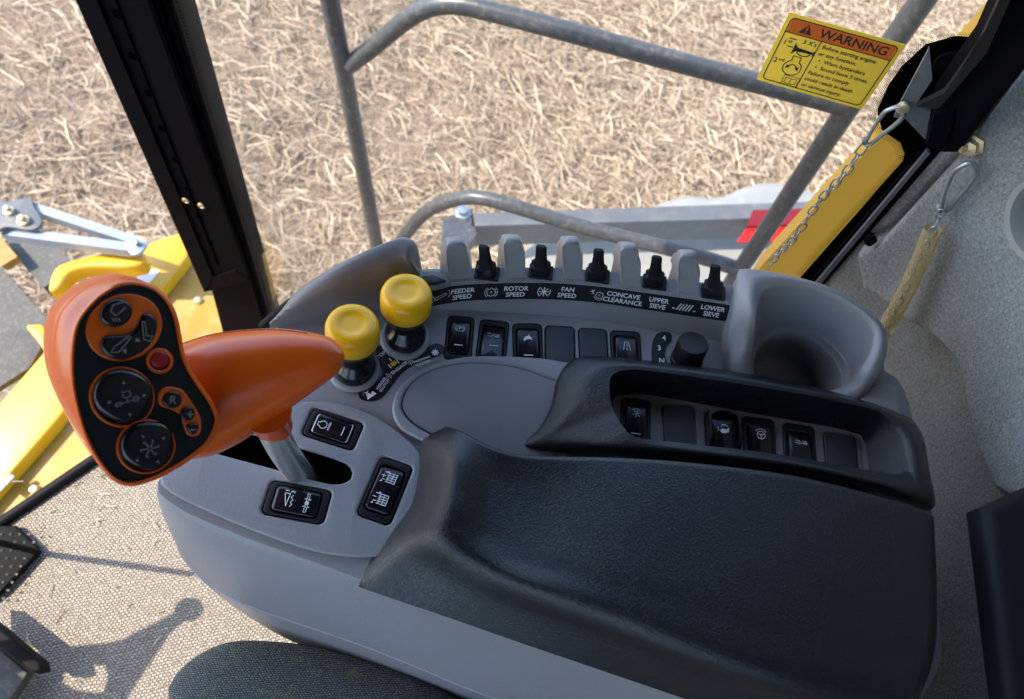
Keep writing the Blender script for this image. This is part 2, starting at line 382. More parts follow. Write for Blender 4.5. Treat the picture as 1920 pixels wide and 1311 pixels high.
for y in ys:
    for x in xs: V.append((x, y, GZ+.035*noise.noise(Vector((x*1.8, y*1.8, 0)))+.02*noise.noise(Vector((x*7, y*7, 3)))))
nx = len(xs)
for j in range(len(ys)-1):
    for i in range(nx-1): Fc.append((j*nx+i, j*nx+i+1, (j+1)*nx+i+1, (j+1)*nx+i))
g = mesh('ground', V, Fc, GM); g['kind'] = 'structure'
def straw_mat():
    m = bpy.data.materials.new('straw'); m.use_nodes = True; nt = m.node_tree; b = nt.nodes['Principled BSDF']; L = nt.links.new
    geo = node(nt, 'ShaderNodeNewGeometry')
    c = node(nt, 'ShaderNodeValToRGB'); e = c.color_ramp.elements; e[0].color = (.28, .19, .12, 1); e[1].color = (.72, .59, .41, 1); k = c.color_ramp.elements.new(.6); k.color = (.42, .32, .22, 1)
    L(geo.outputs['Random Per Island'], c.inputs[0]); L(c.outputs[0], b.inputs['Base Color']); b.inputs['Roughness'].default_value = .6
    return m
STRAW = straw_mat()
rs = np.random.RandomState(3); V = []; Fc = []
def straw_piece(x, y, L, wd, ang, z0, tilt, bend, seg=3):
    o = len(V); px, py, pz = x, y, z0; a = ang
    for s in range(seg+1):
        sx, sy = -math.sin(a)*wd/2, math.cos(a)*wd/2
        V.append((px+sx, py+sy, pz-wd*.15)); V.append((px, py, pz+wd*.35)); V.append((px-sx, py-sy, pz-wd*.15))
        a += bend/seg; st = L/seg
        px += math.cos(a)*math.cos(tilt)*st; py += math.sin(a)*math.cos(tilt)*st; pz += math.sin(tilt)*st
        tilt -= abs(tilt)*.3
        if s < seg:
            q = o+3*s; Fc.append((q, q+1, q+4, q+3)); Fc.append((q+1, q+2, q+5, q+4))
for i in range(125000):
    y = .3+6*rs.rand()**.85; x = rs.uniform(-(1.6+y*.95), .9+.42*y)
    dens = noise.noise(Vector((x*1.3, y*1.3, 7)))
    if dens < -.1 and rs.rand() < .1-dens*.9: continue
    soil = x < -.9-.25*y+.5*noise.noise(Vector((x, y, 2)))
    if soil and rs.rand() < .5: continue
    big = rs.rand() < (.30 if soil else .13)
    L_ = rs.uniform(.07, .20) if big else rs.uniform(.025, .09)
    wd = rs.uniform(.003, .0075) if big else rs.uniform(.0015, .004)
    tilt = rs.uniform(0, .35) if rs.rand() < .85 else rs.uniform(.3, .9)
    straw_piece(x, y, L_, wd, rs.uniform(0, 6.28), GZ+rs.uniform(.005, .05)+.035*noise.noise(Vector((x*1.8, y*1.8, 0))), tilt, rs.normal()*.5, 4 if big else 2)
me = bpy.data.meshes.new('straw_litter'); me.from_pydata(V, [], Fc); me.update()
st = finish('straw_litter', me, STRAW, smooth=False); tag(st, 'pale dry straw and chopped stems lying all over the ground outside', 'straw', kind='stuff')

# ================================================================== OUTSIDE THE CAB
# handrail frame
RY = 1.0
hr = thing('handrail', 'grey tubular steel handrail frame standing outside the side window', 'handrail', (-.1, RY, -1.2))
tube('post', [PY(606, -60, RY), PY(640, 110, RY), PY(712, 490, RY), PY(760, 760, RY)], .0175, RAIL, hr)
tube('post', [PY(1764, -50, RY), PY(1560, 247, RY), PY(1385, 510, RY), PY(1230, 740, RY)], .0175, RAIL, hr)
tube('upper_rail', [PY(655, 122, RY), PY(700, 88, RY), PY(755, 42, RY), PY(800, 15, RY), PY(850, 8, RY), PY(905, 18, RY), PY(1060, 58, RY), PY(1240, 108, RY), PY(1430, 158, RY), PY(1590, 200, RY)], .0165, RAIL, hr, 40)
tube('lower_rail', [PY(690, 560, RY), PY(740, 470, RY), PY(790, 405, RY), PY(840, 378, RY), PY(892, 370, RY), PY(960, 386, RY), PY(1100, 428, RY), PY(1300, 478, RY), PY(1400, 510, RY)], .0165, RAIL, hr, 40)
# bumper beam with reflector
bz = -1.35
bb = thing('bumper_beam', 'dark grey steel beam with red reflective tape behind the handrail', 'beam', P(1200, 430, bz))
bt = [P(890, 405, bz), P(1560, 378, bz), P(1575, 418, bz), P(890, 428, bz)]
v, f = prism([P(885, 400, bz), P(1700, 372, bz), P(1700, 402, bz), P(885, 424, bz)], (0, 0, -.11)); mesh('beam', v, f, BEAM, bb)
v, f = prism([P(1412, 394, bz+.003), P(1505, 391, bz+.003), P(1500, 420, bz+.003), P(1400, 424, bz+.003)], (0, 0, -.010)); mesh('reflector', v, f, REDT2, bb)
v, f = prism([P(1400, 428, bz-.01), P(1500, 424, bz-.01), P(1480, 450, bz-.01), P(1382, 453, bz-.01)], (0, 0, -.01)); mesh('reflector', v, f, REDT, bb)
mesh('end_bracket', *prism([P(830, 410, bz), P(885, 392, bz), P(893, 440, bz), P(870, 470, bz), P(826, 470, bz)], (0, 0, -.05)), RAIL, bb)
lathe('bolt', [(.001, .022), (.017, .02), (.02, .008), (.028, .006), (.03, 0)], ZINC, bb, Matrix.Translation(P(868, 400, bz)), 6)
# light grey tank under the beam (rounded)
rings = []
tk = [(980, 470), (1040, 440), (1150, 420), (1230, 385), (1290, 368), (1345, 372), (1400, 350), (1450, 344), (1520, 360), (1600, 420), (1600, 600), (1200, 620), (960, 560)]
for s, z in ((.9, -1.50), (.97, -1.52), (1.0, -1.58), (1, -1.8)):
    c = P(1280, 480, z); rings.append([c+(q-c)*s for q in pxs(tk, z, 60)])
tkm = loft('fuel_tank', rings, LGREY, cap0=True, cap1=True); tag(tkm, 'pale grey moulded tank lying beyond the bumper beam', 'tank')
# yellow side panel of the machine
yp = quadprism('machine_side_panel', [(1400, 540), (1423, 504), (1653, 252), (1822, 68), (1905, -25), (1990, -10), (1740, 330), (1520, 560)], .80, .03, YPAINT)
tag(yp, 'glossy yellow body panel of the machine seen through the rear of the window', 'body panel')
v, f = prism([P(1395, 470, -1.0), P(1440, 420, -1.0), P(1462, 430, -1.0), P(1410, 520, -1.0), P(1370, 520, -1.0)], (0, 0, -.03))
# feeder house on the left
fz = -1.15
fh = thing('feeder_house', 'bright yellow feeder housing with dirty amber deck below the cab front', 'feeder housing', P(200, 600, fz-.3))
beam_ol = [(-60, 824), (76, 667), (130, 600), (245, 470), (300, 447), (338, 436), (354, 452), (352, 480), (103, 793), (-60, 978)]
plate('cover', [pxs(beam_ol, fz)], YPAINT, fh, h=.25, bev=.006)
plate('deck', [pxs([(300, 520), (350, 450), (430, 590), (470, 700), (330, 860), (120, 920), (-60, 1040), (-60, 960), (100, 780)], fz-.04)], YDIRT, fh, h=.3, bev=.004)
plate('lip', [pxs([(98, 510), (120, 492), (200, 472), (262, 468), (270, 492), (240, 500), (170, 500), (130, 512), (110, 540), (90, 545)], fz+.10, 50)], YPAINT, fh, h=.05, bev=.008)
plate('decal', [pxs([(266, 505), (300, 507), (280, 530), (250, 530)], fz+.0025)], WHITE, fh, h=.002, bev=.0003)
plate('hinge_tab', [pxs([(48, 612), (60, 608), (82, 612), (100, 660), (90, 668), (70, 640)], fz+.06, 30)], YPAINT, fh, h=.03, bev=.006)
plate('latch', [pxs([(-10, 915), (0, 922), (22, 900), (28, 893), (20, 888), (-10, 905)], fz+.004)], LGREY, fh, h=.004)
for p in ((372, 565), (66, 918)): lathe('bolt', [(.001, .012), (.009, .01), (.012, 0)], BRASS, fh, Matrix.Translation(P(*p, fz-.04)), 6)
# steel support arms
az = -1.0
ar = thing('support_arm', 'blue-grey steel strut pair bolted together over the yellow housing', 'strut', P(60, 410, az))
def barp(a, b, w, z, h, m, par, name):
    A, B = P(*a, z), P(*b, z); d = (B-A).normalized(); s = Vector((-d.y, d.x, 0))*w/2
    v, f = prism([A-s, B-s, B+s, A+s], (0, 0, -h)); o = mesh(name, v, f, m, par); return o
barp((52, 384), (242, 446), .022, az, .03, STRUT, ar, 'strut'); barp((5, 432), (240, 462), .024, az-.004, .03, STRUT, ar, 'strut')
plate('bracket', [pxs([(-20, 380), (20, 378), (55, 370), (62, 385), (78, 415), (60, 430), (10, 425), (-20, 440)], az+.012, 40)], BEAM, ar, h=.01)
plate('end_plate', [pxs([(235, 458), (248, 438), (262, 448), (276, 455), (262, 475), (245, 476)], az+.006, 30)], STRUT, ar, h=.008)
for p, r in (((19, 398), .012), ((46, 416), .014)):
    lathe('bolt', [(.001, .022), (r*.55, .02), (r*.6, .009), (r, .008), (r*1.05, 0)], BRASS, ar, Matrix.Translation(P(*p, az+.012)), 12)
lathe('bolt', [(.001, .016), (.006, .014), (.007, 0)], ZINC, ar, Matrix.Translation(P(259, 459, az+.006)), 12)
# belts, side shield at far left
for a, b, lab in (((40, 440), (112, 520), 'upper'), ((-30, 520), (75, 640), 'lower')):
    o = barp(a, b, .11, -1.5, .05, BELT, None, 'rubber_belt')
    tag(o, 'dark grey rubber belt %s' % ('under the steel struts' if lab == 'upper' else 'at the left edge beside the yellow housing'), 'belt', 'rubber belts')
o = barp((-20, 445), (18, 490), .05, -1.45, .03, YDIRT, None, 'chain_guard'); tag(o, 'small hatched yellow guard at the far left edge', 'guard')
o = plate('side_shield', [pxs([(-40, 590), (60, 625), (78, 650), (55, 690), (-40, 750)], -1.25)], BELT, None, h=.02); tag(o, 'pale grey sheet metal shield left of the orange lever', 'shield')
# amber marker tip behind the pillar
mk = tube('marker_rod', [PY(420, 290, .95), PY(428, 325, .95), PY(432, 338, .95)], .008, YPAINT); tag(mk, 'small amber rod tip showing beside the front pillar', 'rod')

# ================================================================== CAB: floor, pillars, glass, roof
fz0 = -.62
fl = plate('floor', [[P(185, 860, fz0), P(0, 985, fz0), P(-250, 1155, fz0), Vector((-.95, -.9, fz0)), Vector((.5, -.9, fz0)), Vector((.5, .30, fz0)), Vector((-.30, .40, fz0)), P(330, 790, fz0)]], CARPET, None, h=.02, bev=.002)
fl['kind'] = 'structure'
A, B = P(200, 846, fz0+.004), P(-60, 1022, fz0+.004)
sill = tube('floor_seal', [A, B], .009, RUBB, None); tag(sill, 'dark rubber strip along the front edge of the carpet', 'seal strip')
# roof of the cab, above the frame: shades the console as the real one does
rf = mesh('cab_roof', *prism([(-1.22, -1.0, .95), (.9, -1.0, .95), (.9, .74, .95), (-1.22, .74, .95)], (0, 0, .12)), mat('dark_headliner', (.03, .03, .032), .9, spec=.1)); tag(rf, 'cab roof panel above the seat and console', 'roof')
# front pillar
fp = thing('front_pillar', 'black front cab pillar with slotted mounting channel and two screws', 'pillar', PY(470, 600, .6))
quadprism('seal', [(262, -20), (318, -20), (515, 622), (455, 622)], .625, .04, RUBB, fp)
quadprism('glass_bead', [(278, -20), (284, -20), (478, 560), (472, 560)], .612, .012, PILL, fp)
quadprism('glass_bead', [(296, -20), (302, -20), (497, 590), (490, 590)], .618, .006, PILL, fp)
ch = quadprism('mounting_channel', [(140, -20), (268, -20), (466, 526), (383, 548)], .606, .05, PILL, fp)
quadprism('channel_flange', [(133, -20), (172, -20), (399, 520), (383, 548)], .601, .006, PILL, fp)
quadprism('channel_flange', [(230, -20), (268, -20), (467, 526), (440, 506)], .600, .007, PILL, fp)
quadprism('end_cap', [(400, 522), (441, 508), (468, 526), (392, 546)], .599, .008, PILL, fp)
quadprism('pillar_foot', [(396, 540), (468, 522), (500, 630), (425, 650)], .61, .05, PILL, fp)
hp = [(220, 27), (250, 105), (279, 175), (305, 241), (330, 301), (353, 355), (374, 406), (393, 453)]
quadprism('slot', [(207, -20), (210, -20), (410, 497), (407, 498)], .6045, .001, FRIT, fp)
for p in hp:
    lathe('hole', [(.0062, .0), (.006, .0012), (.001, .0012)], FRIT, fp, frame(PY(*p, .606), (1, 0, 0), (0, -1, 0)), 16)
for p in ((349, 375), (378, 385)):
    lathe('screw', [(.0062, .0), (.0062, .002), (.0050, .0032), (.0035, .0032), (.0030, .0012), (.0005, .0012)], BRASS, fp, frame(PY(*p, .604), (1, 0, 0), (0, -1, 0)), 20)
# side window
WY = .632
gp = [PY(300, -60, WY), PY(1990, -60, WY), PY(1480, 620, WY), PY(520, 680, WY)]
gl = mesh('side_window', *prism(gp, (0, .005, 0)), GLASS, smooth=False); tag(gl, 'clear side window pane between the two black pillars', 'window')
# rear pillar
rp = thing('rear_pillar', 'black rear cab pillar with dotted glass border beside the felt lining', 'pillar', PY(1520, 525, .62))
quadprism('frame', [(1500, 528), (1692, 312), (1697, 290), (1688, 268), (1653, 243), (1645, 213), (1665, 170), (1690, 135), (1735, 94), (1790, 79), (1850, 83), (1990, -60), (2080, -60), (1780, 290), (1540, 545)], .622, .008, FRIT, rp)
quadprism('trim_strip', [(1516, 535), (1725, 288), (1760, 300), (1545, 545)], .615, .006, PILL, rp)
quadprism('trim_bead', [(1526, 536), (1738, 284), (1744, 288), (1532, 541)], .609, .005, BEAM, rp)
# frit dots along border
dots = []; edge = [(1500, 519), (1600, 405), (1692, 306), (1696, 288), (1686, 266), (1653, 240), (1644, 213), (1664, 168), (1690, 132), (1735, 91), (1790, 76), (1846, 79)]
E3 = cr([PY(x, y, .629) for x, y in edge], 230)
for row in range(5):
    for i in range(1, 229):
        t = E3[i+1]-E3[i-1]; t /= np.linalg.norm(t); nn = np.array([t[2], 0, -t[0]])
        if nn[0] > 0: nn = -nn
        c = E3[i]+(E3[i+1]-E3[i])*(.5*(row % 2))+nn*(.001+row*.0016); r = .00068-row*.00007
        dots.append(([Vector((c[0]+r*math.cos(a), c[1], c[2]+r*math.sin(a))) for a in (0, 1.05, 2.09, 3.14, 4.19, 5.24)], [(0, 1, 2, 3, 4, 5)]))
v, f = joinVF(dots); o = mesh('frit_dots', v, f, FRIT, rp, smooth=False); o['kind'] = 'stuff'
E4 = cr([PY(x, y, .630) for x, y in [(322, -20), (400, 240), (470, 465), (515, 610)]], 150); dots = []
for row in range(3):
    for i in range(150):
        c = E4[i]+np.array([.0015+row*.0024, 0, 0]); r = .0010-row*.0002
        dots.append(([Vector((c[0]+r*math.cos(a), c[1], c[2]+r*math.sin(a))) for a in (0, 1.05, 2.09, 3.14, 4.19, 5.24)], [(0, 1, 2, 3, 4, 5)]))
v, f = joinVF(dots); o = mesh('frit_dots', v, f, FRIT, fp, smooth=False); o['kind'] = 'stuff'
# mounting arm (dark strut) at top right
ma = thing('mounting_arm', 'matt black bent steel arm with bracket bolted to the rear pillar', 'bracket arm', PY(1760, 260, .56))
def yprism(name, pts, m, par, d=.03): # pts with own Y
    a = [PY(x, y, yy) for x, y, yy in pts]; b = [p+Vector((0, d, 0)) for p in a]; n = len(a)
    return mesh(name, a+b, [tuple(range(n)), tuple(range(n, 2*n))]+[(i, (i+1) % n, n+(i+1) % n, n+i) for i in range(n)], m, par, None, 25)
yprism('arm', [(1888, -30, .50), (1990, -30, .50), (1990, 60, .50), (1925, 124, .52), (1850, 215, .55), (1800, 285, .57), (1768, 285, .57), (1735, 272, .58), (1752, 200, .58), (1830, 95, .55)], PILL, ma, .03)
yprism('flange', [(1888, -30, .485), (1908, -30, .485), (1850, 100, .53), (1760, 205, .565), (1718, 200, .575), (1770, 175, .56), (1833, 88, .53)], DGREY, ma, .006)
yprism('gusset', [(1742, 92, .59), (1690, 190, .59), (1676, 220, .59), (1698, 224, .59), (1735, 262, .59), (1745, 210, .59), (1716, 198, .59), (1748, 150, .59)], BEAM, ma, .004)
yprism('block', [(1752, 215, .56), (1790, 205, .56), (1784, 240, .56), (1765, 285, .56), (1738, 268, .56)], PILL, ma, .01)
lathe('hole_plug', [(.012, 0), (.011, .003), (.006, .004), (.001, .004)], PILL, ma, frame(PY(1778, 118, .618), (1, 0, 0), (0, -1, 0)), 24)
lathe('bolt', [(.0058, 0), (.0058, .003), (.004, .004), (.001, .004)], BRASS, ma, frame(PY(1693, 200, .585), (1, 0, 0), (0, -1, 0)), 24)
lathe('bolt', [(.0105, 0), (.0105, .003), (.0068, .0035), (.0068, .010), (.001, .011)], BRASS, ma, frame(PY(1826, 272, .575), (1, 0, 0), (-.5, -.8, .1)), 6)
tube('stud', [PY(1800, 278, .568), PY(1822, 273, .572)], .0045, BRASS, ma)
yprism('tab', [(1822, 248, .58), (1850, 252, .58), (1852, 285, .58), (1825, 322, .58), (1806, 322, .58), (1812, 300, .58), (1808, 262, .58)], BRASS, ma, .003)

# felt lined wall: vertical curved lining, with raised upper panel
poly = np.array([(.297, .614), (.315, .600), (.355, .565), (.40, .50), (.425, .42), (.435, .30), (.44, .1), (.44, -.4)])
PLL = cr(poly, 260); sarc = np.r_[0, np.cumsum(np.linalg.norm(np.diff(PLL, axis=0), axis=1))]
tan = np.gradient(PLL, axis=0); tan /= np.linalg.norm(tan, axis=1)[:, None]; nor = np.stack([tan[:, 1], -tan[:, 0]], 1)
if nor[0] @ np.array([-1, -1]) < 0: nor = -nor
def onwall(px, py):
    r = ray(px, py)
    for t in np.arange(.2, 3, .002):
        q = CAM+r*t; k = np.argmin(np.sum((PLL-q[:2])**2, 1))
        if (q[:2]-PLL[k]) @ nor[k] <= .028: return np.array([sarc[k], q[2]])
    return np.array([sarc[-1], -1])
apoly = [(1598, 470), (1612, 545), (1690, 600), (1760, 650), (1792, 690), (1805, 760), (1820, 840), (1862, 932), (1990, 1000), (2200, 600), (2200, -200), (1990, -60), (1780, 300), (1640, 450)]
AP = np.array([onwall(*p) for p in apoly])
SS = np.linspace(0, sarc[-1], 420); ZZ = np.r_[np.linspace(-.75, .40, 400), [.5, .6, .7, .8, .9, .948]]
sg, zg = np.meshgrid(SS, ZZ, indexing='ij'); pts2 = np.stack([sg.ravel(), zg.ravel()], 1)
def sdf(pts, poly):
    d = np.full(len(pts), 1e9); ins = np.zeros(len(pts), bool); n = len(poly)
    for i in range(n):
        a, b = poly[i], poly[(i+1) % n]; e = b-a; w_ = pts-a; t = np.clip((w_ @ e)/(e @ e+1e-12), 0, 1)
        d = np.minimum(d, np.linalg.norm(w_-t[:, None]*e, axis=1))
        c = ((a[1] <= pts[:, 1]) != (b[1] <= pts[:, 1])); xx = a[0]+(pts[:, 1]-a[1])*e[0]/(e[1] if abs(e[1]) > 1e-12 else 1e-12)
        ins ^= c & (pts[:, 0] < xx)
    return np.where(ins, d, -d)
D_ = sdf(pts2, AP)
off = .030*np.sqrt(np.clip(D_/.010, 0, 1)*(2-np.clip(D_/.010, 0, 1)))-.007*np.exp(-(D_/.005)**2)
ix = np.interp(pts2[:, 0], sarc, PLL[:, 0]); iy = np.interp(pts2[:, 0], sarc, PLL[:, 1]); nx_ = np.interp(pts2[:, 0], sarc, nor[:, 0]); ny_ = np.interp(pts2[:, 0], sarc, nor[:, 1])
wob = np.array([.004*noise.noise(Vector((a*6, b*6, 1))) for a, b in pts2])
off = off+wob
VV = np.stack([ix+nx_*off, iy+ny_*off, pts2[:, 1]], 1); nz = len(ZZ)
Fc = [(i*nz+j, (i+1)*nz+j, (i+1)*nz+j+1, i*nz+j+1) for i in range(len(SS)-1) for j in range(nz-1)]
fw = mesh('felt_lining', VV, Fc, FELT, ang=60)
fw.data.materials.append(FELT2); _ff = D_.reshape(len(SS), nz); fw.data.polygons.foreach_set('material_index', [0 if _ff[i, j] > .001 else 1 for i in range(len(SS)-1) for j in range(nz-1)]); tag(fw, 'blue-grey felt wall lining with a curved seam right of the console', 'wall lining')
# speaker ring at right edge
def wallpt(px, py, o=.03):
    s, z = onwall(px, py); k = np.argmin(abs(sarc-s)); return Vector((PLL[k][0]+nor[k][0]*o, PLL[k][1]+nor[k][1]*o, z)), Vector((*nor[k], 0))
c, nn = wallpt(1990, 412, .034)
sp = thing('speaker', 'round pale grey speaker surround on the felt at the right edge', 'speaker', c)
R0 = .043
lathe('surround', [(R0, -.01), (R0, .004), (R0-.004, .009), (R0-.009, .008), (R0-.012, .002), (R0-.014, -.006)], LGREY, sp, frame(c, (0, 0, 1), nn), 64)
lathe('grille', [(R0-.012, -.004), (R0-.02, .004), (.001, .007)], BEAM, sp, frame(c, (0, 0, 1), nn), 48)
for p in ((1635, 450),):
    c, nn = wallpt(*p, .030); o = lathe('trim_clip', [(.006, -.004), (.006, .003), (.003, .005), (.001, .005)], PILL, None, frame(c, (0, 0, 1), nn), 16); tag(o, 'small dark push clip at the notched edge of the felt', 'clip')
# black plastic box lower right
bx = thing('storage_box', 'matt black plastic box at the lower right corner', 'box', P(1900, 1100, -.30))
z1 = .045
ol = [P(1846, 948, z1), P(1935, 908, z1), P(2070, 860, z1), P(2110, 1400, z1), P(1912, 1420, z1), P(1886, 1250, z1)]
plate('box_body', [[Vector(q) for q in ol]], DGREY, bx, h=.03, bev=.010, res=4)

# carabiners, chains, sleeve
def carabiner(name, a, b, wd, r, label, Yp):
    A_, B_ = PY(*a, Yp), PY(*b, Yp+.0); d = (B_-A_); L_ = d.length; d.normalize(); s = d.cross(Vector((0, 1, 0))).normalized()
    pr = [(0, 0), (.06, .45), (.2, .9), (.4, .85), (.7, .55), (.92, .38), (1, 0), (.92, -.38), (.7, -.55), (.4, -.85), (.2, -.9), (.06, -.45)]
    pts = [A_+d*L_*t+s*wd/2*q for t, q in pr]
    root = thing(name, label, 'carabiner', A_, 'snap hooks')
    tube('hook', [Vector(p) for p in cr(pts[-3:]+pts[:7], 40)], r, ZINC, root, raw=True, seg=10)
    tube('gate', [pts[6]+s*-.001, pts[8], pts[9]], r*.85, ZINC, root, 10, seg=10)
    tube('pivot', [pts[7]+Vector((0, -.003, 0)), pts[7]+Vector((0, .003, 0))], r*1.3, ZINC, root)
    return root
carabiner('snap_hook', (1690, 200), (1623, 272), .018, .0021, 'steel snap hook clipped to the bracket above the long chain', .583)
carabiner('snap_hook', (1822, 305), (1766, 398), .021, .0022, 'steel snap hook hanging in front of the felt above the sleeved chain', .555)
def chain(pa, pb, nl, r, wd, label, group):
    A_, B_ = Vector(pa), Vector(pb); d = (B_-A_); L_ = d.length; d.normalize(); s0 = d.cross(Vector((0, 1, 0))).normalized(); s1 = d.cross(s0)
    root = thing('chain', label, 'chain', B_, group); pitch = L_/nl
    for i in range(nl):
        a = (.35 if i % 2 == 0 else 1.75)+random.uniform(-.2, .2); s = s0*math.cos(a)+s1*math.sin(a); c = A_+d*pitch*(i+.5)+s1*.004*math.sin(i*.7)
        h = pitch*.5+r*1.2
        pts = [c+d*(h-wd*.5)*sg*1.0+d*wd*.5*sg*math.cos(t)+s*wd*.5*math.sin(t) for sg, ts in ((1, (-1.57, -.8, 0, .8, 1.57)), (-1, (1.57, .8, 0, -.8, -1.57))) for t in ts]
        tube('link', [Vector(p) for p in cr(pts, 22, True)], r, ZINC, root, raw=True, closed=True, seg=8)
    return root
chain(PY(1622, 272, .583), PY(1440, 505, .60), 18, .0010, .0068, 'long twisted link chain hanging from the bracket down past the yellow panel', 'zinc chains')
ca, cb = PY(1766, 395, .55), PY(1655, 625, .50)
chain(ca, cb, 18, .0009, .0062, 'shorter link chain inside a yellowed clear plastic sleeve', 'zinc chains')
a_ = ca.lerp(cb, .13)
sv = tube('chain_sleeve', [a_, a_.lerp(cb, .5)+Vector((.003, 0, 0)), cb], .0085, SLEEVE, None, 20, seg=20, caps=False); tag(sv, 'yellowed clear vinyl sleeve over the chain in front of the felt', 'sleeve')

# warning sticker
SY = .629
c4 = [PY(1480, 22, SY), PY(1695, 85, SY), PY(1620, 205, SY), PY(1418, 151, SY)]
cen = (c4[0]+c4[1]+c4[2]+c4[3])/4; W_ = ((c4[1]-c4[0]).length+(c4[2]-c4[3]).length)/2; H_ = ((c4[0]-c4[3]).length+(c4[1]-c4[2]).length)/2
SF = frame(cen, (1, 0, 0), (0, -1, 0))
stk = thing('warning_sticker', 'yellow and orange WARNING sticker on the side window glass', 'sticker', cen)
plate('backing', [rrect(W_, H_, .001)], TAPE, stk, h=.0006, bev=.0001, mtx=SF, local=True)
def sfm(dz): return SF @ Matrix.Translation((0, 0, dz))
w2, h2 = W_/2, H_/2; ux = W_/100; 
def decal(name, vf, m, par, mtx): return mesh(name, vf[0], vf[1], m, par, mtx, smooth=False)
hb = h2*.62 # header bottom
u = W_/100.; hh = H_/u/2  # half height in units
xh = hh*.52
decal('header_band', ([(-45*u, xh*u, 0), (45*u, xh*u, 0), (45*u, (hh-4)*u, 0), (-45*u, (hh-4)*u, 0)], [(0, 1, 2, 3)]), TAPEO, stk, sfm(.0002))
bd = [[(a*u, b*u) for a, b in rrect(92, 2*hh-7, 4)+rrect(92, 2*hh-7, 4)[:1]], [(-46*u, xh*u), (46*u, xh*u)], [(-14*u, xh*u), (-14*u, -(hh-3.5)*u)]]
tv = [strokes(bd, .9*u)]
tv.append(xf(text_vf('WARNING', 12.2*u, .02), 11*u, (xh+hh-4)/2*u))
x0 = -11*u
lines = ['Before starting engine', 'or any function.', '  \u2022  Warn bystanders', '  \u2022  Sound horn 3 times.', 'Failure to comply', 'could result in death', 'or serious injury.']
ysl = np.linspace(xh-5, -(hh-9), 7)
for i, t in enumerate(lines):
    v, f = text_vf(t, 5.6*u, .014, 'LEFT', cond=.95); tv.append(xf((v, f), x0, ysl[i]*u))
tv.append(xf(text_vf('1', 7*u, .01), -42*u, (xh-10)*u)); tv.append(xf(text_vf('st', 5*u, .01), -38*u, (xh-8)*u))
tv.append(xf(text_vf('2', 7*u, .01), -42.5*u, (xh-30)*u)); tv.append(xf(text_vf('nd', 5*u, .01), -37.5*u, (xh-28)*u))
tv.append(xf(text_vf("3 X's", 6*u, .01), -22*u, (xh-5)*u))
hx, hy = -24, xh-14
tv.append(strokes([[(-40*u, (xh-5)*u), (-34*u, (xh-5)*u)], [(-39*u, (xh-13)*u), (-34*u, (xh-13)*u)], {'fill': [((hx-9)*u, (hy+6)*u), ((hx-6)*u, (hy+2)*u), ((hx+9)*u, (hy+1)*u), ((hx+9)*u, (hy-1)*u), ((hx-6)*u, (hy-2)*u), ((hx-9)*u, (hy-6)*u)]},
    [(a*u, b*u) for a, b in circ(hx+1, hy-2, 5.5, ry=3)], [((hx+9)*u, (hy+2.5)*u), ((hx+9)*u, (hy-2.5)*u)]], .9*u))
ex, ey = -26, xh-33
tv.append(strokes([[(a*u, b*u) for a, b in [(ex+3.5, ey+12), (ex+3.5, ey+8)]+[(ex+8*math.sin(math.radians(q)), ey+8*math.cos(math.radians(q))-.5) for q in range(30, 331, 15)]+[(ex-3.5, ey+8), (ex-3.5, ey+12), (ex+3.5, ey+12)]],
    [(a*u, b*u) for a, b in circ(ex, ey-1, 4, 20, 160)], {'fill': [((ex+5.5)*u, (ey-2.5)*u), ((ex+2)*u, (ey)*u), ((ex+5.5)*u, (ey+2)*u)]}, {'fill': [((ex-5.5)*u, (ey-2.5)*u), ((ex-2)*u, (ey)*u), ((ex-5.5)*u, (ey+2)*u)]}], .8*u))
bx0, by0 = -21.5, -(hh-9)
tv.append(strokes([[(a*u, b*u) for a, b in [(bx0-5, by0-3), (bx0-5, by0+3), (bx0, by0+2.2), (bx0+5, by0+3), (bx0+5, by0-3), (bx0, by0-3.8), (bx0-5, by0-3)]], [(bx0*u, (by0+2.2)*u), (bx0*u, (by0-3.8)*u)],
    [(a*u, b*u) for a, b in [(bx0-7, by0-5), (bx0-7, by0+5), (bx0+7, by0+5), (bx0+7, by0-5), (bx0-7, by0-5)]]], .5*u))
tx, ty = -30, (xh+hh-4)/2
tv.append(strokes([{'fill': [((tx-5.5)*u, (ty-4.5)*u), ((tx+5.5)*u, (ty-4.5)*u), (tx*u, (ty+5.5)*u)]}], u))
v, f = joinVF(tv); decal('lettering', (v, f), PRINT, stk, sfm(.0004))
decal('alert_mark', strokes([[(tx*u, (ty+2.6)*u), (tx*u, (ty-1)*u)], [(tx*u, (ty-2.8)*u), (tx*u, (ty-3)*u)]], 1.2*u), TAPEO, stk, sfm(.0006))

# ================================================================== pedal and column lever at lower left
pd = thing('pedal', 'black serrated foot pedal with raised studs at the left edge of the carpet', 'pedal', P(20, 1060, fz0))
pz = fz0+.014
plate('pedal_plate', [pxs([(-70, 1020), (-20, 985), (28, 985), (70, 1025), (72, 1035), (0, 1112), (-70, 1160)], pz)], PEDAL, pd, h=.012, bev=.003)
vs = []
for i in range(-6, 8):
    for j in range(9):
        px, py = 20+i*17-j*8, 1002+j*15
        if px > 55-(j-3)*8 or py < 1000 or px < -80: continue
        q = P(px, py, pz); r = .0016
        vs.append(([q+Vector((-r, -r, 0)), q+Vector((r, -r, 0)), q+Vector((r, r, 0)), q+Vector((-r, r, 0)), q+Vector((0, 0, .005))], [(0, 1, 4), (1, 2, 4), (2, 3, 4), (3, 0, 4)]))
v, f = joinVF(vs); mesh('studs', v, f, STEEL, pd, smooth=False)
q = P(74, 1036, fz0+.01); tube('return_rod', [q, q+Vector((-.10, -.03, .30)), q+Vector((-.13, -.04, .42))], .0045, PEDAL, pd)
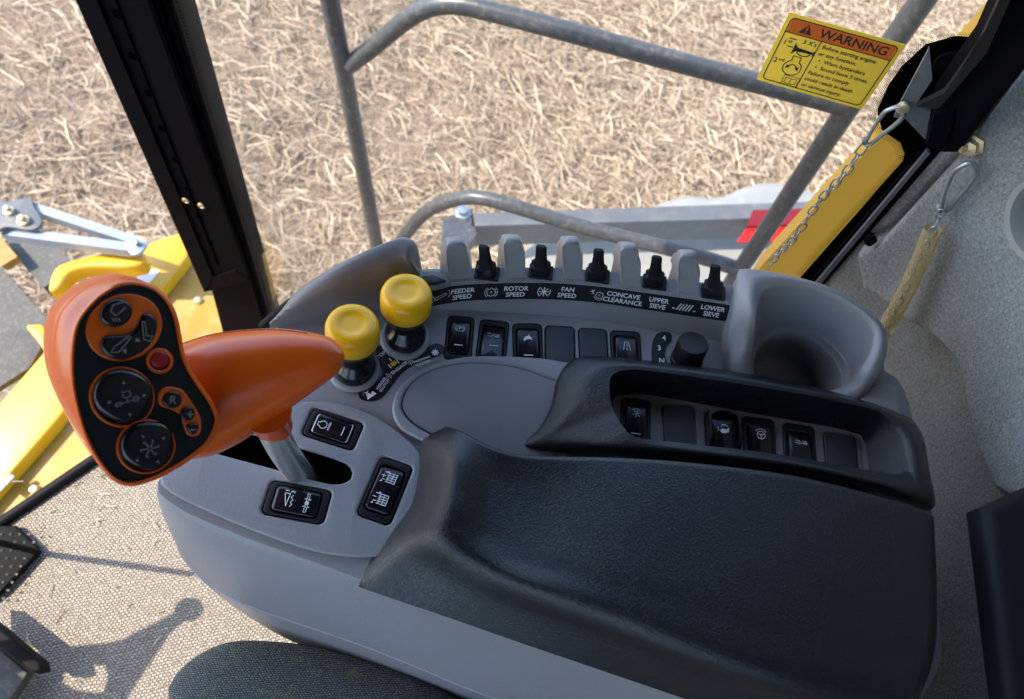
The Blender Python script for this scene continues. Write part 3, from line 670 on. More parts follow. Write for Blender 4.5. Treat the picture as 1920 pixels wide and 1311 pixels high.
cb_ = thing('column_bracket', 'dark steel bracket with grey plate at the lower left corner', 'bracket', P(30, 1220, fz0))
plate('cross_bar', [pxs([(-60, 1130), (0, 1176), (75, 1240), (78, 1258), (60, 1262), (0, 1215), (-60, 1175)], fz0+.06)], PEDAL, cb_, h=.03, bev=.004)
plate('side_plate', [pxs([(-60, 1190), (0, 1218), (52, 1262), (20, 1311), (-60, 1400)], fz0+.04)], BELT, cb_, h=.02, bev=.002)
# steering column with its ball lever, left of the frame; only its shadow is in the picture
def unshadow(px, py, h):
    q = P(px, py, fz0); return q-SUN_DIR*(h/abs(SUN_DIR.z))
sc_ = thing('steering_column', 'steering column with ball-ended tilt lever out to the left of the pedals', 'steering column', unshadow(80, 1300, .3))
tube('lever', [unshadow(205, 1325, .42), unshadow(230, 1275, .42), unshadow(243, 1234, .42), unshadow(280, 1199, .42), unshadow(320, 1168, .42), unshadow(348, 1150, .42)], .012, BLK, sc_, radii=[.013, .015, .026, .019, .011, .009])
lathe('ball', [(.0015, -.017), (.011, -.013), (.0165, -.005), (.0165, .005), (.011, .013), (.0015, .017)], BLK, sc_, Matrix.Translation(unshadow(354, 1143, .42)), 24)
tube('column', [unshadow(-140, 1420, .1), unshadow(-10, 1330, .30), unshadow(60, 1288, .42), unshadow(120, 1320, .42), unshadow(200, 1330, .42)], .02, BLK, sc_)
tube('arm', [unshadow(40, 1262, .42), unshadow(110, 1240, .42), unshadow(150, 1231, .42), unshadow(200, 1226, .42), unshadow(255, 1224, .42)], .018, BLK, sc_, radii=[.018, .02, .015, .015, .022])

V = []; Fc = []; _sv = (V, Fc)
for i in range(46):
    q = P(rs.uniform(0, 520), rs.uniform(880, 1311), fz0); straw_piece(q.x, q.y, rs.uniform(.006, .022), .0016, rs.uniform(0, 6.28), fz0+.004, .02, rs.normal()*.4, 2)
me = bpy.data.meshes.new('floor_debris'); me.from_pydata(V, [], Fc); me.update()
st2 = finish('floor_debris', me, STRAW, smooth=False); tag(st2, 'tiny straw bits scattered over the beige cab carpet', 'debris', kind='stuff')
# ================================================================== SEAT
sz = -.13
so_ = [(300, 1330), (300, 1285), (335, 1240), (390, 1207), (440, 1196), (520, 1199), (620, 1212), (720, 1238), (800, 1265), (860, 1300), (930, 1340), (1100, 1420), (1100, 1700), (300, 1700)]
base = pxs(so_, sz, 110); c = sum(base, Vector())/len(base); rings = []
for s, dz in ((.96, -.16), (1.0, -.06), (1.005, -.03), (.995, -.01), (.97, .003), (.93, .012), (.85, .02), (.7, .026), (.5, .03), (.2, .032)):
    rings.append([Vector((c.x+(q.x-c.x)*s, c.y+(q.y-c.y)*s, sz-.01+dz)) for q in base])
seat = thing('operator_seat', 'dark grey knitted operator seat with green flecks at the bottom edge', 'seat', (0, -.2, -.3))
loft('cushion', rings, SEATF, seat, cap0=True, cap1=True, ang=60)
bk = []
for z, x0, tk_, wy in ((-.12, .16, .10, .22), (-.05, .17, .13, .25), (.1, .20, .14, .27), (.3, .25, .13, .27), (.5, .29, .12, .25), (.66, .33, .10, .20), (.74, .345, .07, .15), (.76, .35, .03, .10)):
    bk.append([Vector((x0+tk_/2+a*tk_, -.34+b*wy*2, z)) for a, b in rrect(1, 1, .3, 6)])
loft('backrest', bk, SEATF, seat, cap0=True, cap1=True, ang=60)  # backrest is out of view, added to block stray light on the armrest
dr = thing('cab_door', 'unseen cab door with dark lower panel, added to block side light', 'door', (-.3, -.95, -.6))
mesh('door_panel', *prism([(-1.1, -.93, -.62), (.5, -.93, -.62), (.5, -.93, .95), (.38, -.93, .95), (.38, -.93, .10), (-.98, -.93, .02), (-.98, -.93, .95), (-1.1, -.93, .95)], (0, -.03, 0)), DGREY, dr)  # out of view; added to keep sunlit ground out of the armrest's reflections

# ================================================================== CONSOLE
con = thing('console', 'blue-grey moulded control console with rocker switches and cup holder', 'console', (0, .25, -.1))
NF, NB = 70, 90
def body_ring(front, z, back_shift=0.0):
    Fp = cr(pxs(front, z), NF)
    back = [P(1760, 1250, 0), P(1752, 1100, 0), P(1745, 940, 0), P(1715, 800, 0), P(1690, 720, 0), P(1655, 690, 0), P(1655, 640, 0), P(1600, 590, 0), P(1500, 545, 0), P(1380, 535, 0), P(1200, 520, 0), P(1000, 505, 0), P(800, 505, 0), P(700, 520, 0), P(600, 565, 0), P(520, 615, 0), P(450, 690, 0), P(380, 790, 0)]
    bb_ = [Vector((q.x, q.y, z)) for q in back]
    Bp = cr([Fp[-1]]+bb_+[Fp[0]], NB+2)[1:-1]
    return [Vector(p) for p in Fp]+[Vector(p) for p in Bp]
f0 = [(296, 905), (299, 925), (345, 958), (450, 1003), (560, 1043), (670, 1082), (900, 1165), (1290, 1300), (1640, 1420)]
f0b = [(294, 912), (298, 938), (344, 976), (448, 1024), (558, 1062), (668, 1098), (900, 1177), (1290, 1312), (1640, 1432)]
f1 = [(299, 930), (307, 970), (340, 1018), (420, 1060), (555, 1110), (668, 1148), (890, 1225), (1240, 1350), (1600, 1470)]
f2 = [(322, 975), (334, 1030), (359, 1066), (414, 1107), (469, 1136), (578, 1174), (687, 1212), (797, 1256), (906, 1300), (1200, 1400), (1560, 1510)]
f2b = [(x+2, y+1) for x, y in f2]
f3 = [(350, 1010), (358, 1050), (372, 1082), (441, 1139), (534, 1196), (640, 1238), (760, 1283), (900, 1334), (1180, 1430), (1540, 1540)]
rings = [body_ring(f0, -.006), body_ring(f0b, -.012), body_ring(f1, -.05), body_ring(f2, -.088), body_ring(f2b, -.0895), body_ring([(x+3, y-3) for x, y in f2b], -.091), body_ring([(x-1, y+3) for x, y in f2b], -.0925), body_ring(f3, -.17), body_ring([(x+60, y-10) for x, y in f3], -.30)]
loft('body_shell', rings, GREY, con, cap1=True, ang=50)
slot = [(398, 838), (412, 822), (445, 815), (495, 822), (560, 842), (640, 868), (660, 884), (657, 903), (630, 911), (590, 903), (500, 878), (425, 858), (402, 850)]
cupc = P(1497, 700, 0)
def circw(c, r, z, n=64, a0=0): return [Vector((c.x+r*math.cos(a0+2*math.pi*k/n), c.y+r*math.sin(a0+2*math.pi*k/n), z)) for k in range(n)]
# switch frames
def swf(tl, tr, z, wmm=25.0):
    a, b = P(*tl, z), P(*tr, z); x = (b-a); s = x.length/(wmm/1000); x.normalize(); n = Vector((0, 0, 1)); y = n.cross(x)
    o = (a+b)/2-y*.023*s
    m = frame(o, x, n); return m @ Matrix.Scale(s, 4)
SWA = {'ll': swf((493, 965), (512, 905), -.001), 'ur': swf((568, 818), (590, 770), -.001), 'rr': swf((716, 860), (774, 880), -.001)}
def holes(keys, dic, extra=1.3):
    out = []
    for k in keys: out.append([dic[k] @ Vector((x/1000, y/1000, 0)) for x, y in rrect(25.5+extra, 46.5+extra, 4.5)])
    return out
row = [((842, 592), (888, 596)), ((903, 599), (953, 605)), ((963, 607), (1013, 608)), ((1024, 611), (1075, 614)), ((1086, 616), (1135, 618)), ((1146, 620), (1197, 623))]
SWB = {i: swf(a, b, .0, 23.5) for i, (a, b) in enumerate(row)}
ring0 = body_ring(f0, 0)
def withz(pts, z): return [Vector((p.x, p.y, z)) for p in pts]
PAC = Vector((-.16, .145, 0))
deck_holes = [circw(cupc, .0475, 0)]+[withz(h, 0) for h in holes(range(6), SWB, .9)]
plate('well_liner', [[Vector((p.x, p.y, -.05)) for p in pxs([(340, 830), (470, 760), (700, 860), (680, 950), (420, 900)], 0)]], BLK, con, h=.004)
# raised lever plate around the slot
pa = [(300, 897), (310, 870), (340, 825), (395, 780), (470, 765), (540, 755), (610, 752), (680, 768), (735, 800), (785, 845), (812, 900), (812, 970), (775, 1020), (710, 1042), (640, 1042), (560, 1025), (450, 985), (345, 938), (305, 912)]
pin = pxs(pa, 0, 110); pcn = sum(pin, Vector())/len(pin); deck_holes.append([pcn+(q-pcn)*.90 for q in pin])
sheet('deck', [withz(ring0, 0)]+deck_holes, GREY, con, .006)
plate('lever_plate', [pxs(pa, .005, 110), withz(pxs(slot, 0, 50), .005)]+[[p+Vector((0, 0, .006)) for p in h] for h in holes(SWA.keys(), SWA)], GREY, con, h=.0048, bev=.0022, res=3)
for k in SWA: SWA[k] = Matrix.Translation((0, 0, .0045)) @ SWA[k]
# palm disc with its surrounding lip
lip = [(735, 765), (748, 725), (785, 693), (840, 673), (900, 666), (980, 668), (1050, 676), (1100, 700), (1060, 850), (960, 870), (860, 850), (790, 825), (748, 800)]
disc = [(752, 760), (765, 725), (795, 700), (840, 684), (895, 679), (960, 686), (1015, 703), (1065, 735), (1060, 850), (960, 868), (880, 850), (810, 815), (770, 790)]
gap = [(x+(x-910)*-.012, y+(y-765)*-.02) for x, y in disc]
plate('disc_surround', [pxs(lip, .006, 90), pxs(disc, .006, 90)], GREY, con, h=.006, bev=.0025, res=3)
plate('palm_pad', [pxs(gap, .0045, 90)], GREY2, con, h=.0045, bev=.0008)
# bank behind the switches
foot = [(505, 616, 0), (547, 604, 0), (619, 593, 0), (716, 582, 0), (810, 580, 0), (880, 583, 0), (1013, 590, 0), (1113, 600, 0), (1213, 617, 0), (1347, 640, 0), (1372, 646, 0)]
sbot = [(506, 612, .004), (548, 594, .012), (619, 576, .014), (716, 566, .013), (810, 568, .012), (880, 564, .012), (1013, 561, .012), (1113, 567, .012), (1213, 581, .012), (1347, 600, .012), (1374, 605, .012)]
stop_ = [(508, 608, .006), (551, 582, .022), (622, 552, .03), (716, 530, .032), (800, 540, .028), (880, 534, .027), (1013, 531, .027), (1113, 537, .027), (1213, 550, .027), (1347, 569, .027), (1377, 575, .027)]
shelf = [(510, 605, .008), (555, 574, .028), (628, 534, .040), (705, 505, .045), (800, 530, .032), (880, 527, .031), (1013, 525, .031), (1113, 530, .031), (1213, 543, .031), (1347, 557, .031), (1380, 563, .031)]
shback = [(515, 600, .008), (560, 566, .028), (634, 524, .040), (703, 495, .044), (800, 509, .031), (880, 504, .031), (1013, 502, .031), (1113, 507, .031), (1213, 519, .031), (1347, 536, .031), (1384, 542, .031)]
bdown = [Vector((P(x, y, z).x-.001, P(x, y, z).y+.012, -.03)) for x, y, z in shback]
NN = 120
R_ = [cr(pxs(r), NN) for r in (foot, sbot, stop_, shelf, shback)]+[cr(bdown, NN)]
loft('bank', [[Vector(p) for p in r] for r in R_], GREY, con, closed=False, ang=50)
# wing (front left shell)
wtop = [(505, 606, .010), (550, 568, .036), (600, 537, .050), (650, 510, .058), (700, 488, .062), (742, 474, .063), (762, 480, .062)]
wmid = [(506, 610, .006), (556, 582, .028), (612, 556, .040), (665, 532, .048), (715, 512, .052), (755, 498, .053), (772, 498, .053)]
wlow = [(508, 613, .003), (565, 598, .012), (630, 582, .018), (690, 568, .022), (735, 560, .024), (768, 548, .026), (786, 532, .027)]
wft = [(510, 616, 0), (570, 606, 0), (640, 592, 0), (700, 584, 0), (740, 582, 0), (775, 580, 0), (795, 576, 0)]
wbk = [Vector((P(x, y, z).x, P(x, y, z).y+.018, z-.004)) for x, y, z in wtop]; wbk2 = [Vector((p.x, p.y+.012, -.03)) for p in wbk]
R_ = [cr(pxs(r), 60) for r in (wft, wlow, wmid, wtop)]+[cr(wbk, 60), cr(wbk2, 60)]
# densify across
dens = []
for j in range(60): dens.append(cr([r[j] for r in R_], 26))
rr = [[Vector(dens[j][k]) for j in range(60)] for k in range(26)]
ec = sum((r[-1] for r in rr), Vector())/len(rr)
for r in rr:
    p = r[-1]; r += [p.lerp(ec, .06)+Vector((.0016, 0, -.0004)), p.lerp(ec, .16)+Vector((.0026, 0, -.0006)), p.lerp(ec, .6)+Vector((.003, 0, -.0006)), ec+Vector((.003, 0, -.0006))]
o = loft('wing', rr, GREY2, con, closed=False, ang=70)
# dark seal on the wing's outer edge
tube('edge_seal', [P(492, 612, .0), P(530, 580, .02), P(560, 558, .03), P(585, 545, .03)], .004, RUBB, con)
# label strip on the bank
def strip(a, b, n):
    A_ = cr(pxs(a), n); B_ = cr(pxs(b), n); V = []; 
    for p, q in zip(A_, B_):
        p = Vector(p); q = Vector(q); V += [p, q]
    return V
sb = [(804, 576, .0135), (880, 564, .0135), (1013, 561, .0135), (1113, 567, .0135), (1213, 581, .0135), (1363, 603, .0135)]
stp = [(806, 547, .0265), (880, 536, .0265), (1013, 533, .0265), (1113, 539, .0265), (1213, 552, .0265), (1371, 575, .0265)]
def toward(p, d=.0012): v = Vector(CAM)-p; return p+v.normalized()*d
A_ = [toward(Vector(p)) for p in cr(pxs(sb), 60)]; B_ = [toward(Vector(p)) for p in cr(pxs(stp), 60)]
A2 = [p+Vector((0, .003, -.001)) for p in A_]; B2 = [p+Vector((0, .003, -.001)) for p in B_]
ls = loft('label_strip', [A2, A_, B_, B2], DECAL, con, closed=False)
Aa, Ba = np.array([list(p) for p in A_]), np.array([list(p) for p in B_])
def on_strip(vf, px, hf=.5, sc=1.0):
    """bend a flat mark (metres, x right y up) onto the strip centred at pixel column px"""
    mid = (Aa+Ba)/2
    def pxof(p):
        c = RM.T @ (np.array(p)-CAM); return CX+F*c[0]/-c[2]
    cols = np.array([pxof(p) for p in mid]); L_ = np.r_[0, np.cumsum(np.linalg.norm(np.diff(mid, axis=0), axis=1))]
    s0 = np.interp(px, cols, L_); hgt = np.linalg.norm(Ba-Aa, axis=1).mean(); V = []
    for x, y, _ in vf[0]:
        s = s0+x*sc; t = hf+y*sc/hgt
        a = np.array([np.interp(s, L_, Aa[:, k]) for k in range(3)]); b = np.array([np.interp(s, L_, Ba[:, k]) for k in range(3)])
        V.append(toward(Vector(a+(b-a)*t), .0003))
    return V, vf[1]
tl = []; sz_ = .0062
for t, px in (('FEEDER\nSPEED', 867), ('ROTOR\nSPEED', 967), ('FAN\nSPEED', 1064), ('CONCAVE\nCLEARANCE', 1168), ('UPPER\nSIEVE', 1234), ('LOWER\nSIEVE', 1335)):
    a, b = t.split('\n')
    tl.append(on_strip(xf(text_vf(a, sz_, .016), 0, .0030), px)); tl.append(on_strip(xf(text_vf(b, sz_, .016), 0, -.0030), px))
g_ = .001
def gear(r1, r2, n):
    o = []
    for k in range(n):
        a = 2*math.pi*k/n
        for d, r in ((-.28, r1), (-.12, r2), (.12, r2), (.28, r1)): o.append((r*math.cos(a+d), r*math.sin(a+d)))
    return o+[o[0]]
ic = [(strokes([gear(.0034, .0042, 8), circ(0, 0, .0006), circ(0, 0, .0056, -50, 50), circ(0, 0, .0056, 130, 230)], .0005), 921),
      (strokes([[(0, 0), (.0042*math.cos(a), .0042*math.sin(a))] for a in np.arange(0, 6.2, .785)]+[circ(0, 0, .0055, 130, 230), circ(0, 0, .0055, -50, 20)], .0008), 1020),
      (strokes([gear(.0028, .0036, 8), circ(0, 0, .0006), circ(0, 0, .0048, 200, 340), [(-.005, .001), (-.0075, .005)], [(-.0055, .004), (-.009, .003)], [(-.005, .0055), (-.007, .001)]], .0004), 1124),
      (strokes([[(-.006+k*.0027, -.003), (-.003+k*.0027, .003)] for k in range(5)]+[[(-.0095, -.002), (-.008, -.002)], [(.009, -.0025), (.0105, -.0025)]], .0009), 1282),
      (strokes([[(-.008, -.004), (-.005, -.002), (-.006, .002), (-.009, -.003)], [(-.003, -.002), (.004, .001)], [(-.003, .0006), (.0037, .0028)], circ(.0042, .002, .001, -60, 120), circ(-.003, -.0008, .0013, 60, 270), circ(.003, .002, .005, -40, 40)], .0004), 826)]
for vf, px in ic: tl.append(on_strip(vf, px))
v, f = joinVF(tl); mesh('strip_lettering', v, f, WHITE, con, smooth=False)
# fins
def fin(bl, br, tr, tlp, fl, z0=.027, z1=.062, last=False):
    """rounded lobe rising from the bank"""
    BL, BR, TR, TL = P(*bl, z0), P(*br, z0), P(*tr, z1), P(*tlp, z1)
    xd = (BR-BL).normalized(); yd = Vector((-xd.y, xd.x, 0)).normalized()
    flo = P(*fl, .034)
    wl = .007
    def sect(t, back, wid, zt):
        # outline from bottom-left over the top to bottom-right; t unused
        bl_, br_, tr_, tl_ = [p+yd*back for p in (BL, BR, TR, TL)]
        tl_ = Vector((tl_.x, tl_.y, tl_.z-zt)); tr_ = Vector((tr_.x, tr_.y, tr_.z-zt))
        bl_ = bl_-xd*wid; br_ = br_+xd*wid*.5; r = .25
        pts = [bl_+Vector((0, 0, -.03 if back > 0 else 0)), bl_.lerp(tl_, .35), bl_.lerp(tl_, .72), bl_.lerp(tl_, .93)+xd*.0006, tl_+xd*.0016, (tl_+tr_)/2+Vector((0, 0, .0006)), tr_-xd*.0016, br_.lerp(tr_, .93)-xd*.0006, br_.lerp(tr_, .7), br_.lerp(tr_, .35), br_+Vector((0, 0, -.03 if back > 0 else 0))]
        return cr(pts, 40)
    S = [sect(0, -.0004, 0, .002), sect(0, .0002, 0, .0006), sect(0, .0015, .0004, 0), sect(0, .005, .0012, .0005), sect(0, .010, .003, .004), sect(0, .016, .005, .012), sect(0, .021, .0065, .024), sect(0, .023, .007, .034)]
    c0 = S[0].mean(0); S = [c0+(S[0]-c0)*.93]+S
    return loft('fin', [[Vector(p) for p in s] for s in S], GREY, con, closed=False, cap0=True, cap1=True, ang=60)
fins = [((843, 532), (888, 529), (873, 458), (835, 460), (813, 507)), ((952, 529), (988, 528), (980, 454), (943, 454), (925, 507)), ((1060, 530), (1095, 532), (1087, 457), (1053, 457), (1033, 507)),
        ((1167, 543), (1203, 546), (1197, 469), (1163, 467), (1143, 510)), ((1273, 555), (1312, 562), (1307, 483), (1273, 482), (1247, 527))]
for q in fins: fin(*q)
plate('blank_cap', [pxs([(790, 518), (812, 514), (836, 525), (812, 531), (795, 528)], .036)], BLANK, con, h=.004, bev=.001)
plate('cap_tray', [pxs([(770, 512), (820, 506), (846, 528), (812, 540), (780, 536)], .032, 24)], GREY, con, h=.02, bev=.002)
# paddle levers
for (bx_, by_), (tx_, ty_) in (((913, 513), (907, 461)), ((1014, 511), (1015, 461)), ((1120, 518), (1123, 468)), ((1227, 530), (1232, 481)), ((1337, 549), (1342, 498))):
    b = P(bx_, by_, .0315); t = P(tx_, ty_, .064); xd = Vector((math.cos(.18), math.sin(.18), 0)); yd = Vector((-xd.y, xd.x, 0))
    mB = frame(b, xd, (0, 0, 1))
    o = plate('paddle_switch', [rrect(.021, .014, .001)], BLK, con, h=.0025, bev=.0005, mtx=mB @ Matrix.Translation((0, 0, .002)), local=True)
    rg = []
    for tt, wx, wy in ((0, .0085, .006), (.30, .0085, .006), (.33, .0078, .005), (.36, .0062, .0035), (.5, .0053, .0028), (.75, .0046, .0022), (.93, .0046, .0020), (1, .0036, .0012)):
        c = b.lerp(t, tt); rg.append([c+xd*x*4*wx/.002+yd*y*4*wy/.002 for x, y in [(a*.5, b_*.5) for a, b_ in rrect(.002, .002, .0006, 3)]])
    loft('paddle', rg, BLK, o, cap0=True, cap1=True)
# right end block + cup holder bowl: nested rings
n_ = 96
def cring(pts): return cr(pxs(pts), n_, True)
o0 = [(1362, 700, 0), (1352, 640, 0), (1362, 585, .014), (1372, 540, .02), (1392, 520, .03), (1480, 528, .03), (1555, 550, .03), (1612, 580, .02), (1645, 620, .0), (1650, 665, -.01), (1640, 720, -.02), (1600, 770, -.02), (1500, 760, -.01), (1420, 735, 0)]
o1 = [(1372, 700, .006), (1368, 640, .018), (1375, 580, .045), (1380, 515, .058), (1398, 503, .062), (1482, 516, .06), (1558, 538, .058), (1620, 574, .055), (1660, 615, .05), (1663, 662, .04), (1640, 712, .025), (1600, 752, .01), (1500, 752, .004), (1420, 728, .004)]
o2 = [(1395, 700, .010), (1400, 640, .028), (1408, 580, .056), (1412, 535, .064), (1425, 522, .066), (1482, 524, .065), (1550, 545, .062), (1606, 574, .06), (1648, 612, .055), (1652, 655, .046), (1626, 705, .028), (1592, 738, .012), (1500, 748, .004), (1425, 722, .004)]
o3 = [(1408, 700, .008), (1412, 640, .026), (1418, 590, .052), (1426, 556, .058), (1442, 541, .06), (1485, 537, .059), (1540, 551, .057), (1592, 577, .055), (1632, 613, .05), (1635, 650, .042), (1612, 695, .025), (1588, 725, .010), (1500, 742, .003), (1430, 718, .003)]
o4 = [(1412, 700, .004), (1416, 660, .012), (1420, 620, .030), (1430, 585, .036), (1448, 568, .036), (1488, 563, .035), (1535, 575, .034), (1580, 600, .032), (1614, 632, .028), (1620, 660, .022), (1602, 695, .012), (1580, 722, .006), (1500, 740, .002), (1432, 718, .002)]
R_ = [cring(o0), cring(o1), cring(o2), cring(o3), cring(o4)]
a0 = math.atan2(R_[4][0][1]-cupc.y, R_[4][0][0]-cupc.x)
def lring(r, z): # same angular order as ring 4
    an = [math.atan2(p[1]-cupc.y, p[0]-cupc.x) for p in R_[4]]
    return np.array([(cupc.x+r*math.cos(a), cupc.y+r*math.sin(a), z) for a in an])
R_ += [lring(.0465, .0035), lring(.0445, .001), lring(.0415, .0), lring(.0395, -.003), lring(.038, -.012), lring(.0365, -.038), lring(.033, -.042)]
dens = [rounded([r[j] for r in R_[:6]], [.004, .005, .0018, .012]) for j in range(n_)]
rr = [[Vector(dens[j][k]) for j in range(n_)] for k in range(len(dens[0]))]+[[Vector(p) for p in r] for r in R_[6:]]
loft('cup_holder', rr, GREY, con, cap1=True, ang=55)
plate('side_block', [pxs([(1594, 764), (1604, 750), (1632, 722), (1650, 714), (1680, 720), (1690, 732), (1697, 780), (1690, 792), (1650, 784)], .012, 40)], GREY, con, h=.08, bev=.006, res=3)

# ---- rocker switches
def hz_conv(x, y, tilt, crv): return 5.2+tilt*y+crv*(y/16)**2
ROCK = {}
def rocker_mesh(tilt, L_=34, W__=18.5, crv=-1.6):
    key = (tilt, L_, W__)
    if key in ROCK: return ROCK[key]
    V = []; rings = []
    for ins, dz, low in ((0, 0, True), (0, -1.2, False), (.25, -.5, False), (.8, 0, False), (3, .0, False), (6, 0, False), (8.6, 0, False)):
        ring = []
        for x, y in rrect(W__-2*ins, L_-2*ins, max(.3, 3.2-ins), 5):
            z = .5 if low else hz_conv(x, y, tilt, crv)+dz
            ring.append(Vector((x/1000, y/1000, z/1000)))
        rings.append(ring)
    n = len(rings[0]); V = [p for r in rings for p in r]; Fc = []
    for i in range(len(rings)-1):
        for j in range(n): k = (j+1) % n; Fc.append((i*n+j, i*n+k, (i+1)*n+k, (i+1)*n+j))
    # last ring closes: strips between left and right halves
    Fc.append(tuple(range((len(rings)-1)*n, len(rings)*n)))
    me = bpy.data.meshes.new('rocker'); me.from_pydata([tuple(v) for v in V], [], Fc)
    bm = bmesh.new(); bm.from_mesh(me); bmesh.ops.triangulate(bm, faces=[f for f in bm.faces if len(f.verts) > 4]); bmesh.ops.recalc_face_normals(bm, faces=bm.faces); bm.to_mesh(me); bm.free()
    ROCK[key] = me; return me
tmp = plate('bezel', [[(x/1000, y/1000) for x, y in rrect(25, 46, 4)], [(x/1000, y/1000) for x, y in rrect(20, 36, 3.6)]], BLK, None, h=.0022, bev=.0008, mtx=Matrix(), local=True)
BEZ = tmp.data; bpy.data.objects.remove(tmp)
tmp = plate('bz', [[(x/1000, y/1000) for x, y in rrect(24, 45, 4)]], BLK, None, h=.002, bev=.0005, mtx=Matrix.Translation((0, 0, 0)), local=True)
tmp.data.transform(Matrix.Translation((0, 0, -.0035))); bmj = bmesh.new(); bmj.from_mesh(BEZ); bmj.from_mesh(tmp.data); bmj.to_mesh(BEZ); bmj.free(); bpy.data.objects.remove(tmp)
BEZ.polygons.foreach_set('use_smooth', [True]*len(BEZ.polygons)); BEZ.set_sharp_from_angle(angle=.8)
def rocker(mtx, tilt, icon, par, label, up=.0018, dz=0):
    o = bpy.data.objects.new('rocker_switch', BEZ); COL.objects.link(o); o.matrix_basis = mtx @ Matrix.Translation((0, 0, .0008+dz)); o.parent = par; o.matrix_parent_inverse = Matrix.Translation(-Vector(par.location))
    o['label'] = label
    me = rocker_mesh(tilt)
    r = finish('rocker', me.copy(), BLKG, o, mtx @ Matrix.Translation((0, 0, -.001+dz)), 50)
    if icon:
        vf = icon; V = [(x/1000, y/1000, (hz_conv(x, y, tilt, -1.6)+.12)/1000) for x, y, _ in vf[0]]
        s = mesh('symbol', V, vf[1], WHITE, o, mtx @ Matrix.Translation((0, 0, -.001+dz)), smooth=False)
    return o
def blank(mtx, par):
    o = plate('blanking_plate', [[(x/1000, y/1000) for x, y in rrect(24, 45, 3.5)]], BLANK, par, h=.003, bev=.0007, mtx=mtx @ Matrix.Translation((0, 0, .0012)), local=True); return o
def S_(lines, w=.6): return strokes(lines, w)
bar = [[(-3.6, -9), (3.6, -9)]]
ICO = {
 'park': joinVF([S_([circ(0, 8, 3), circ(0, 8, 4.3, -50, 50), circ(0, 8, 4.3, 130, 230)], .45), xf(text_vf('P', 4.4, .02), 0, 8), S_(bar, .9)]),
 'arrow': joinVF([S_([[(-5, 6), (-1, 6), (1, 9)], [(-5, 9), (-2, 9)], [(1, 6), (5, 6), (5, 8), (2, 8)], circ(3, 6, 1)], .4), S_([[(-2, -3.5), (5, -3.5)]], .7)]),
 'rabbit': joinVF([S_([{'fill': [(-4, 6), (-2, 8.5), (0, 8.6), (1, 10.5), (1.6, 8.6), (3.6, 7.4), (2.6, 6.5), (3.8, 4.5), (1.6, 6), (-1.2, 5.6), (-3.4, 3.6)]}], .5), S_(bar, .9)]),
 'road': S_([[(-3, 3), (-1.4, 11)], [(3, 3), (1.4, 11)], [(0, 3), (0, 5.2)], [(0, 6.4), (0, 8.4)], [(0, 9.4), (0, 11)]], .5),
 'reel': joinVF([S_([[(0, 8), (3.3*math.cos(a), 8+3.3*math.sin(a))] for a in np.arange(.26, 6.4, 1.047)]+[circ(0, 8, 4.5, 40, 140)], .5), S_(bar, .9)]),
 'lamp': joinVF([S_([{'fill': [(-3, 5.5), (-1.5, 7), (2, 6.5), (4.4, 8), (4, 4.5), (1, 3.2), (-2, 3.6)]}, [(-2, 8.5), (-.6, 10.2), (1.6, 10.4), (3.2, 9.2)], [(-4.2, 8.5), (-4.2, 5)]], .5), S_(bar, .9)]),
 'wheel': S_([circ(0, 7, 3.1), circ(0, 7, .8), [(0, 6.2), (0, 4)], [(-.8, 7.3), (-2.9, 8)], [(.8, 7.3), (2.9, 8)], [(-3, 11), (0, 12), (3, 11)], [(-3.8, 9.8), (-3, 11)], [(3.8, 9.8), (3, 11)]], .5),
 'axle': joinVF([S_([[(-5, 8), (-1, 8)], [(-5, 6), (-3, 6)], circ(-2, 6, 1), circ(3.2, 6, 1.2), [(-1, 8), (0, 6), (5, 6)], [(1, 8), (4.5, 8)]], .4), S_(bar, .9)]),
 'engine': joinVF([S_([[(1.6, 13), (1.6, 11)]+[(3.4*math.sin(math.radians(q)), 8.4+3.4*math.cos(math.radians(q))) for q in range(35, 326, 29)]+[(-1.6, 11), (-1.6, 13), (1.6, 13)]], .5), xf(text_vf('n/min', 3.2, .02), 0, 3), S_([[(-4, -9.5), (4, -9.5)]], .9)]),
 'horn': joinVF([S_([[(-5, 6.5), (4.5, 9.5), (4.5, 5.5), (-5, 6.5)], [(-5, 3.6), (-3.3, 2.2), (-1.6, 3.8), (.2, 2.4), (2, 4), (3.8, 3)]], .5), xf(text_vf('1', 4, .02), 6.6, 8), xf(text_vf('2', 4, .02), 6.2, 3.5),
     S_([[(-7, -8.9), (-3, -8.9), (-3, -7.3), (-7, -7.3), (-7, -8.9)], [(7, -8.9), (3, -8.9), (3, -7.3), (7, -7.3), (7, -8.9)], [(-3, -10.4), (-3, -5.8)], [(3, -10.4), (3, -5.8)], {'fill': circ(0, -8.1, 1.6)[:-1]}, [(-3, -10), (-1, -8)], [(3, -10), (1, -8)], [(-3, -6.2), (-1, -8)], [(3, -6.2), (1, -8)]], .5)]),
}
def comb(sy, plus):
    l = [[(-1, sy-3.6), (-1, sy+3.6)], [(5, sy-3.6), (5, sy+3.6)], [(2, sy-3.6), (2, sy+3.6)]]+[[(-2, sy-3.6+k*1.8), (5, sy-3.6+k*1.8)] for k in range(5)]
    l += [[(-5, sy-2.2), (-3, sy-2.2)], [(-4.8, sy+3.6), (-2.2, sy+3.6)], arrow(-5.2, sy-4, 3.9, 1.2), arrow(-2.2, sy+4.2, .8, 1.2)]
    if plus: l += [[(-6.2, sy+.6), (-3.4, sy+.6)], [(-4.8, sy-.8), (-4.8, sy+2)]]
    else: l += [[(-6.2, sy+.6), (-3.8, sy+.6)]]
    return S_(l, .55)
ICO['comb'] = joinVF([comb(9, True), comb(-8, False)])
rocker(SWB[0], .06, ICO['park'], con, 'parking brake rocker switch with white bar')
